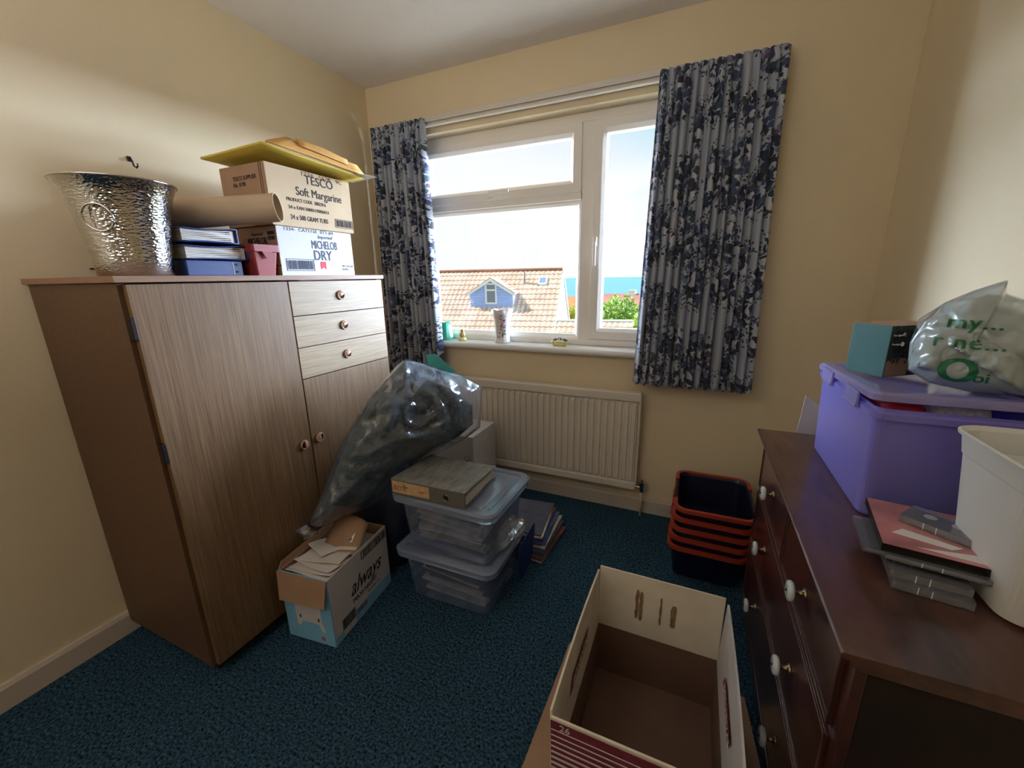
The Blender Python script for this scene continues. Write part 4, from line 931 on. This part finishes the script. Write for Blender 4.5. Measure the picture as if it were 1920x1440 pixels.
# teal carton on lid
gb = thing('cardboard_box', 'small teal carton with printed leaves on the purple lid', 'box', (2.362, -.878, 1.0415), math.radians(36))
b = MB(); b.mi = 0; b.box(0, .165, 0, .098, 0, .132); b.m[2] = 1; b.m[1] = 2
b.build('carton', [M['greenbox'], mat('dark_leaf_print', C(48, 52, 48), .55, var=(90, .6)), M['card']], gb, bevel=.0015)
b = MB(); rr = random.Random(3)
for k in range(170):
    x, z = abs(rr.gauss(0, .05))+.012, rr.uniform(.035, .128); a = rr.uniform(0, 6); s_ = rr.uniform(.0015, .0036)
    if x > .16: continue
    b.add([(x+s_*2*math.cos(a+q*PI/2)*(1 if q % 2 else .45), -.0006-.00001*k, z+s_*2*math.sin(a+q*PI/2)*(1 if q % 2 else .45)) for q in range(4)], [(0, 1, 2, 3)])
b.build('leaf_print', mat('leaf_ink', C(16, 30, 28), .6), gb)['kind'] = 'stuff'
MB().add([(.002, -.0003, .002), (.075, -.0003, .002), (.075, -.0003, .045), (.03, -.0003, .052), (.002, -.0003, .04)], [(0, 1, 2, 3, 4)]).build('tan_print', M['card'], gb)
for z_ in (.085, .108):
    MB().add([(.040+.006*math.cos(2*PI*k/18), -.0022, z_+.006*math.sin(2*PI*k/18)) for k in range(18)], [tuple(range(18))]).build('round_print', M['white'], gb)
    text('print_small', 'Tree Lights', .006, frame((1, 0, 0), (0, 0, 1), (.006, -.0022, z_-.002)), M['white'], gb)

# carrier bag on the lid (two bulges), printed
OUTC = [(2.388,-.93,1.075),(2.385,-.92,1.14),(2.40,-.90,1.195),(2.440,-.90,1.235),(2.475,-.92,1.262),(2.520,-.93,1.285),(2.528,-.92,1.255),(2.560,-.96,1.235),(2.566,-1.00,1.18),(2.566,-1.02,1.10),(2.555,-1.02,1.048),(2.48,-.985,1.043),(2.425,-.95,1.050)]
kb = thing('carrier_bag', 'frosted white carrier bag with green lettering on the purple box lid', 'bag', (0, 0, 0))
CN = (-.38, -.88, .12)
cb = blob(OUTC, (2.475, -.965, 1.14), CN, .085, .05, 26, 130, .016, 17, 5, .05); cfo = cb.build('bag_film', M['carrier'], kb, smooth=True)
OUT2 = [(2.50,-.80,1.06),(2.49,-.80,1.16),(2.50,-.79,1.225),(2.53,-.78,1.25),(2.566,-.78,1.25),(2.570,-.82,1.15),(2.570,-.86,1.06)]
c2 = blob(OUT2, (2.535, -.80, 1.15), (-.2, -.9, .1), .06, .04, 12, 50, .01, 15, 9).build('bag_handle_part', M['carrier'], kb, smooth=True)
INC = [(2.475+(x-2.475)*.86, -.965+(y+.965)*.86, 1.135+(z-1.135)*.80) for x, y, z in OUTC]
blob(INC, (2.478, -.962, 1.13), CN, .066, .035, 12, 60, .016, 22, 6).build('bagged_lights', mat('grey_bundle', C(128, 126, 120), .5, var=(70, .5), bump=(60, 1, .02)), kb, smooth=True)
bvh = BVHTree.FromPolygons([v_.co for v_ in cfo.data.vertices], [tuple(p_.vertices) for p_ in cfo.data.polygons])
bvh2 = BVHTree.FromPolygons([v_.co for v_ in c2.data.vertices], [tuple(p_.vertices) for p_ in c2.data.polygons])
def wraptext(s, size, org, right, up_, tree_, par, **k):
    me = textmesh(s, size, ext=0, **k); bm = bmesh.new(); bm.from_mesh(me); bmesh.ops.triangulate(bm, faces=bm.faces)
    for _ in range(2): bmesh.ops.subdivide_edges(bm, edges=[e_ for e_ in bm.edges if e_.calc_length() > .006], cuts=1); bmesh.ops.triangulate(bm, faces=bm.faces)
    T = frame(right, up_, org); nr = T.col[2].xyz
    for v_ in bm.verts:
        q = T @ v_.co; h = tree_.ray_cast(q+nr*.3, -nr)
        v_.co = (h[0]+nr*.0015) if h[0] else q
    bad = [f_ for f_ in bm.faces if max(e_.calc_length() for e_ in f_.edges) > .03]; bmesh.ops.delete(bm, geom=bad, context='FACES')
    bm.to_mesh(me); bm.free(); me.materials.clear(); me.materials.append(M['carriertext']); o = bpy.data.objects.new('bag_print', me); COL.objects.link(o); o.parent = par; return o
RT = (.92, -.39, 0); UPV = (0.05, .05, 1)
wraptext('my...', .040, (2.408, -1.0, 1.186), RT, UPV, bvh, kb, bold=.0015, spacing=1.1)
wraptext('r ne...', .040, (2.392, -1.0, 1.146), RT, UPV, bvh, kb, bold=.0015, spacing=1.12)
wraptext('O', .075, (2.408, -1.0, 1.072), RT, UPV, bvh, kb, bold=.005)
wraptext('oi', .032, (2.470, -1.0, 1.074), RT, UPV, bvh, kb, bold=.0012)
wraptext('re', .045, (2.500, -.9, 1.185), (0.2, 0, 1), (-1, .2, .2), bvh2, kb, bold=.0015)
wraptext('er', .045, (2.548, -.9, 1.20), (0.2, 0, 1), (-1, .2, .2), bvh2, kb, bold=.0015)

# white bin
wbn = thing('plastic_bin', 'white plastic bin standing on the chest beside the disc cases', 'bin', (2.472, -1.300, .7505))
b = MB(); b.rrings([(.060, .082, .03, 0), (.068, .092, .035, .006), (.086, .116, .042, .225), (.0875, .118, .042, .227), (.092, .124, .045, .262), (.097, .130, .05, .263), (.098, .131, .05, .268), (.094, .127, .048, .270), (.088, .120, .043, .262), (.083, .113, .042, .225), (.066, .090, .035, .010)], 8)
b.build('tub', M['bin'], wbn, bevel=0)
ip = MB().rrings([(.055, .08, .03, 0), (.074, .10, .04, .10), (.074, .10, .04, .215), (.05, .08, .04, .22)], 6).build('inner_tub', M['bin'], smooth=True, loc=(2.478, -1.300, .764)); tag(ip, 'pale plastic tub standing inside the white bin', 'tub')

# disc and cassette cases
def case(name, label, cat, lx, ly, lz, loc, rz, m_, inner=None, ridges=True, cover=None):
    o = thing(name, label, cat, loc, rz)
    b = MB(); t_ = .0012
    b.box(0, lx, 0, ly, 0, t_); b.box(0, lx, 0, ly, lz-t_, lz); b.box(0, lx, 0, t_, t_, lz-t_); b.box(0, lx, ly-t_, ly, t_, lz-t_); b.box(0, t_, t_, ly-t_, t_, lz-t_); b.box(lx-t_, lx, t_, ly-t_, t_, lz-t_)
    b.build('case', m_, o)
    if inner: box(.006, lx-.004, .004, ly-.004, .002, lz-.003).build('inlay', inner, o)
    if cover: box(.001, lx-.001, .001, ly-.001, lz, lz+.0008).build('cover_sheet', cover, o)
    if ridges:
        q = MB()
        for k in (.33, .5): q.box(lx*k, lx*k+.001, -.0006, .0004, .001, lz-.001)
        q.build('seam', M['white'], o)
    return o
z = .7508
dinn = mat('dark_inlay', C(92, 98, 96), .4, var=(40, .5)); linn = mat('pale_inlay', C(150, 160, 190), .4); pinkm = mat('pink_cover', C(176, 116, 116), .35, var=(14, .35)); spec_i = mat('grey_inlay', C(118, 120, 128), .35, var=(50, .3))
A1 = math.radians(-10)
case('cassette_case', 'clear cassette case at the very bottom of the stack on the chest', 'cassette case', .105, .066, .016, (2.276, -1.352, z), A1, M['case'], dinn); z += .0165
case('cassette_case', 'clear cassette case second from the bottom, under the disc cases', 'cassette case', .108, .068, .016, (2.272, -1.345, z), A1+.05, M['case'], dinn); z += .0165
case('disc_case', 'clear jewel case lowest of the discs, sliding out towards the window', 'disc case', .142, .125, .010, (2.243, -1.302, z), math.radians(-8), M['case'], linn); z += .0105
case('disc_case', 'clear jewel case just beneath the pink-covered film case', 'disc case', .152, .125, .010, (2.266, -1.330, z), math.radians(-10), M['case'], linn); z += .0105
dv = case('film_case', 'black film case with pink marbled cover near the top of the stack', 'disc case', .150, .190, .0145, (2.262, -1.322, z), math.radians(-9), M['caseblk'], None, False, pinkm); z += .0158
T = Matrix.Translation((0, 0, .0156)); b = MB(); b.add([(.02, .05, .0156), (.10, .035, .0156), (.118, .05, .0156), (.04, .075, .0156)], [(0, 1, 2, 3)]); b.add([(.05, .015, .0156), (.148, .01, .0156), (.148, .04, .0156)], [(0, 1, 2)]); b.build('pale_print', M['paper'], dv, solid=.0003)
cc = case('cassette_case', 'clear cassette case topmost, lying on the pink film cover', 'cassette case', .108, .066, .015, (2.318, -1.222, z), math.radians(-38), M['case'], spec_i)
for k in (.035, .075): MB().lathe([(.010, .0152), (.010, .0158), (.006, .0158)], 16, k, .034).build('spool', mat('grey_spool', C(150, 152, 158), .4), cc)

# ------------------------------------------------------------------ outside
HA = Vector((-6.059, 23.721, 1.715)); th = math.radians(10.5); U = Vector((-math.cos(th), -math.sin(th), 0)); V = Vector((math.sin(th), -math.cos(th), 0)); Zv = Vector((0, 0, 1)); tn = math.tan(math.radians(40))
HR = Matrix(((U.x, V.x, 0, HA.x), (U.y, V.y, 0, HA.y), (0, 0, 1, HA.z), (0, 0, 0, 1)))
hs = bpy.data.objects.new('house', None); COL.objects.link(hs); hs.matrix_world = Matrix.Translation((0, 0, 0)) ; tag(hs, 'neighbouring house with a big tiled roof and blue boarded dormer', 'house')
hs.location = HA+Vector((0, 0, -9))
hs.rotation_euler = (0, 0, 0)
HI = Matrix.Translation(-hs.location)
def hp(a, b_, z_): return HI @ (HR @ Vector((a, b_, z_)))
M['tile'] = mat('clay_tiles', C(190, 158, 142), .85, var=(1.1, .22), bump=(30, .2, .02))
M['tile2'] = mat('brown_tiles', C(140, 92, 66), .85, var=(2.5, .2))
M['blueboard'] = mat('blue_boarding', C(158, 178, 226), .7, var=(3, .05))
M['fascia'] = mat('white_fascia', C(215, 215, 215), .5)
M['render'] = mat('pale_render', C(150, 165, 175), .8)
def tiles(u0_, u1_, v0_, v1_, fn, pu=.30, pv=.33, amp=.045, nu_=5):
    """pantile surface; fn(u, v) -> (u, v, z) base and normal offset added upward"""
    nu = int((u1_-u0_)/pu)*nu_; nv = int((v1_-v0_)/pv); P = []
    mb = MB()
    for c_ in range(nv):
        va = v0_+(v1_-v0_)*c_/nv; vb = v0_+(v1_-v0_)*(c_+1)/nv
        rows = []
        for q, lift in ((va, .0), (vb, .045), (vb, .0)):
            rows.append([fn(u0_+(u1_-u0_)*i/nu, q, lift+amp*(.5+.5*math.cos(2*PI*i/nu_))**1.5) for i in range(nu+1)])
        mb.grid(rows)
    return mb
rf = tiles(0, 10.5, 0, 6.6, lambda a, b_, h: hp(a, b_, -tn*b_+h)).build('roof', M['tile'], hs)
rx = tiles(-4.3, 0, 3.45, 6.6, lambda a, b_, h: hp(a, b_, -tn*b_+h)).build('roof_extension', M['tile'], hs)
MB().tube([hp(-4.3+.1*k*4.3, 3.42, -tn*3.42+.03) for k in range(11)], .07, 8).build('ridge_cap', M['fascia'], rx)
bk = MB(); bk.grid([[hp(0, 0, 0), hp(0, -5, -5*tn)], [hp(10.5, 0, 0), hp(10.5, -5, -5*tn)]]); bk.build('rear_roof', M['tile'], hs, solid=.05)
b = MB(); b.tube([hp(.35*k, 0, .05) for k in range(31)], .10, 8); b.build('ridge_tiles', M['tile2'], hs)
b = MB(); b.add([hp(.06, 0, -.08), hp(.06, 6.5, -.08-6.5*tn), hp(.06, 6.5, -8), hp(.06, -6, -8), hp(.06, -5, -.08-5*tn)], [(0, 1, 2, 3, 4)]); b.build('gable_wall', M['render'], hs, solid=.1)
b = MB()
for s_, e_ in ((1, 6.6), (-1, -5)): b.add([hp(-.06, 0, .06), hp(-.06, e_, .06-abs(e_)*tn), hp(-.06, e_, -.14-abs(e_)*tn), hp(-.06, 0, -.14)], [(0, 1, 2, 3)])
b.build('verge_board', M['fascia'], hs, solid=.05)
b = MB(); b.add([hp(0, 6.4, -6.4*tn-.1), hp(10.4, 6.4, -6.4*tn-.1), hp(10.4, 6.4, -9), hp(0, 6.4, -9)], [(0, 1, 2, 3)]); b.build('house_wall', M['render'], hs, solid=.15)
# dormer
dm_v = 2.56; dl, dr_, db, de, da, dmid = 5.37, 2.67, -2.15, -1.27, -.48, 4.03
b = MB(); b.add([hp(dl, dm_v, db), hp(dr_, dm_v, db), hp(dr_, dm_v, de), hp(dmid, dm_v, da), hp(dl, dm_v, de)], [(0, 1, 2, 3, 4)])
for q in (dl, dr_): b.add([hp(q, dm_v, db), hp(q, dm_v, de), hp(q, -de/tn, de)], [(0, 1, 2)])
dm = b.build('dormer', M['blueboard'], hs)
b = MB()
for k in range(11):
    z_ = db+.14+.15*k; half = 1.35 if z_ < de else 1.35*(da-z_)/(da-de)
    if half > .1: b.add([hp(dmid+half, dm_v+.012, z_), hp(dmid-half, dm_v+.012, z_), hp(dmid-half, dm_v+.035, z_-.02), hp(dmid+half, dm_v+.035, z_-.02)], [(0, 1, 2, 3)])
b.build('boarding_edges', M['blueboard'], dm)
for s_ in (1, -1):
    e0 = dmid+s_*1.52; ez = de-.10
    b = MB(); b.grid([[hp(dmid, dm_v+.12, da+.06), hp(dmid, -da/tn-.1, da+.06)], [hp(e0, dm_v+.12, ez+.03), hp(e0, -ez/tn-.1, ez+.03)]]); b.build('dormer_roof', M['tile'], dm, solid=.07)
    b = MB()
    for k in range(1, 6):
        t = k/6; a0 = dmid+(e0-dmid)*t; zz = da+.06+(ez-da-.03)*t+.045; b.tube([hp(a0, dm_v+.12, zz), hp(a0, -zz/tn-.1, zz)], .02, 5)
    b.build('tile_edges', M['tile2'], dm)
    b = MB(); b.add([hp(dmid, dm_v+.14, da+.02), hp(e0, dm_v+.14, ez), hp(e0, dm_v+.14, ez-.14), hp(dmid, dm_v+.14, da-.14)], [(0, 1, 2, 3)]); b.build('bargeboard', M['fascia'], dm, solid=.03)
b = MB()
for (a0, a1, z0, z1) in ((3.66, 4.39, -1.96, -1.86), (3.66, 4.39, -.82, -.72), (3.66, 3.76, -1.9, -.8), (4.29, 4.39, -1.9, -.8), (3.7, 4.3, -1.18, -1.08)):
    b.add([hp(xa, dm_v+q, za) for q in (.0, .07) for xa, za in ((a0, z0), (a1, z0), (a1, z1), (a0, z1))], [(0, 1, 2, 3), (7, 6, 5, 4), (0, 4, 5, 1), (1, 5, 6, 2), (2, 6, 7, 3), (3, 7, 4, 0)])
wf = b.build('window', M['fascia'], dm)
b = MB(); b.add([hp(3.74, dm_v+.03, -1.88), hp(4.31, dm_v+.03, -1.88), hp(4.31, dm_v+.03, -.8), hp(3.74, dm_v+.03, -.8)], [(0, 1, 2, 3)]); b.build('curtained_pane', mat('net_curtain_pane', C(112, 118, 130), .3, bump=(8, .4, .02)), dm)
b = MB(); b.tube([hp(2.27, .95, -.95*tn-.1), hp(2.27, .95, -.95*tn+.75)], .05, 8); b.build('vent_pipe', mat('grey_pipe', C(96, 92, 98), .6), hs)
b = MB()
def onroof(a, b_, h): return hp(a, b_, -tn*b_+h)
for q in ((.86, 1.40, .62, .70), (.86, 1.40, 1.08, 1.16), (.86, .94, .62, 1.16), (1.32, 1.40, .62, 1.16)):
    b.add([onroof(a, c_, h) for h in (.0, .14) for a, c_ in ((q[0], q[2]), (q[1], q[2]), (q[1], q[3]), (q[0], q[3]))], [(0, 1, 2, 3), (7, 6, 5, 4), (0, 4, 5, 1), (1, 5, 6, 2), (2, 6, 7, 3), (3, 7, 4, 0)])
sk = b.build('skylight', M['fascia'], hs); b = MB(); b.add([onroof(.9, .66, .10), onroof(1.36, .66, .10), onroof(1.36, 1.12, .10), onroof(.9, 1.12, .10)], [(0, 1, 2, 3)]); b.build('skylight_glass', mat('skylight_pane', C(120, 140, 190), .1), sk)

def house2(name_lab, x0, x1, y, zr, hz, dep, m_, chim=None, hip=0):
    o = bpy.data.objects.new('house', None); COL.objects.link(o); o.location = (x0, y, zr-hz-3); tag(o, name_lab, 'house'); zz = hz+3; Lh = x1-x0
    b = MB(); b.add([(0, 0, zz), (Lh-hip, 0, zz), (Lh, -dep, zz-hz), (0, -dep, zz-hz), (0, dep, zz-hz), (Lh, dep, zz-hz)], [(0, 1, 2, 3), (0, 4, 5, 1), (1, 5, 2)]); b.build('roof', m_, o, solid=.1)
    box(.2, Lh-.2, -dep+.3, dep-.3, 0, zz-hz).build('walls', M['render'], o)
    if chim: box(chim-.5, chim+.5, -.4, .4, zz-.4, zz+.55).build('chimney', M['fascia'], o)
    return o
house2('distant bungalow with an orange-brown tiled roof, left of the window mullion', -20, -13.2, 60, -1.7, 3.6, 5.5, mat('orange_tiles', C(160, 108, 66), .85, var=(1.2, .15)))
house2('distant bungalow with a reddish roof and a small chimney in the right pane', -11.6, -4.0, 62, -1.35, 3.4, 5.5, mat('red_tiles', C(150, 104, 96), .85, var=(1.2, .15)), 4.6, 2.0)
def bush(name, label, c, rx_, ry_, rz_, n_, m_, sd, ls=.28, trunk=True):
    rr_ = random.Random(sd); o = bpy.data.objects.new(name, None); COL.objects.link(o); o.location = (c[0], c[1], c[2]-rz_-1.5); tag(o, label, 'tree' if name == 'tree' else 'bush')
    b = MB(); cz_ = rz_+1.5
    for k in range(n_):
        a = rr_.uniform(0, 2*PI); e_ = math.asin(rr_.uniform(-.6, 1)); lump = 1+.16*math.sin(3*a+sd)+.13*math.sin(5*e_+2*a)+rr_.uniform(-.14, .06)
        p_ = Vector((rx_*math.cos(a)*math.cos(e_)*lump, ry_*math.sin(a)*math.cos(e_)*lump, cz_+rz_*math.sin(e_)*lump)); s_ = ls*rr_.uniform(.6, 1.3)
        t1 = Vector((rr_.uniform(-1, 1), rr_.uniform(-1, 1), rr_.uniform(-1, 1))).normalized(); t2_ = t1.cross(Vector((rr_.uniform(-1, 1), rr_.uniform(-1, 1), rr_.uniform(-1, 1)))).normalized()
        b.add([p_-t1*s_, p_+t2_*s_*.5, p_+t1*s_, p_-t2_*s_*.5], [(0, 1, 2, 3)])
    b.build('foliage', m_, o)
    b = MB(); b.rrings([(rx_*.6, ry_*.6, min(rx_, ry_)*.5, cz_-rz_*.5), (rx_*.75, ry_*.75, min(rx_, ry_)*.6, cz_), (rx_*.45, ry_*.45, min(rx_, ry_)*.4, cz_+rz_*.6)], 5); b.build('inner_foliage', m_, o, smooth=True)
    MB().tube([(0, 0, 0), (0, 0, cz_)], .12, 6).build('trunk', M['dark'], o)
bush('tree', 'broad bright green tree seen low in the right-hand pane', (-5.7, 44, -3.6), 2.5, 2.2, 2.35, 3800, mat('bright_leaves', C(128, 158, 66), .7, var=(1.5, .35)), 1, .20)
bush('bush', 'yellow-green shrub beside the neighbouring gable', (-10.75, 43, -3.6), 1.0, .9, 1.35, 1500, mat('yellow_leaves', C(168, 170, 40), .7, var=(1.5, .3)), 2, .15)
bush('bush', 'small reddish shrub left of the green tree', (-9.0, 41, -3.9), .75, .7, .9, 900, mat('red_leaves', C(176, 96, 84), .7, var=(2, .3)), 3, .13)
bush('bush', 'pale green shrub low on the far right against the curtain', (-3.0, 40, -4.2), 1.3, 1.2, 1.6, 1800, mat('pale_leaves', C(150, 176, 84), .7, var=(1.5, .3)), 4, .16)
# sea, land, headland
M['sea'] = mat('sea_water', C(44, 104, 190), .45, var=(.02, .1), bump=(.3, .3, .3), spec=.3)
struct(MB().grid([[(-9000, 110, -30), (-9000, 12000, -30)], [(9000, 110, -30), (9000, 12000, -30)]]).build('sea', M['sea']))
M['grass'] = mat('garden_ground', C(120, 130, 80), .9, var=(.5, .3))
P = []
for i in range(21):
    x = -80+8*i; P.append([(x, y, z) for y, z in ((8, -8), (30, -8.2), (60, -9), (90, -14), (125, -31))])
struct(MB().grid(P).build('ground', M['grass']))
rr = random.Random(6); P = []
for i in range(61):
    x = -6500+150*i; h_ = 35+45*max(0, noise.noise(Vector((i*.23, 2, 0)))+.5)+18*noise.noise(Vector((i*.8, 0, 0))); P.append([(x, 9000, -31), (x, 9100, -30+h_), (x, 9600, -30+h_*.8)])
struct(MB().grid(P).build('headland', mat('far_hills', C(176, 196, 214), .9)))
# unseen pale slab added below the window to bounce light up indoors
fr = box(-3, 6, .30, 5.5, -.9, -.55).build('bounce_slab', mat('pale_bounce', C(205, 200, 192), .8)); struct(fr)
# outer brick face and roof eaves of this house
struct(box(-3, 6, .24, .75, 2.55, 2.62).build('eaves', mat('eaves_board', C(200, 198, 192), .6)))
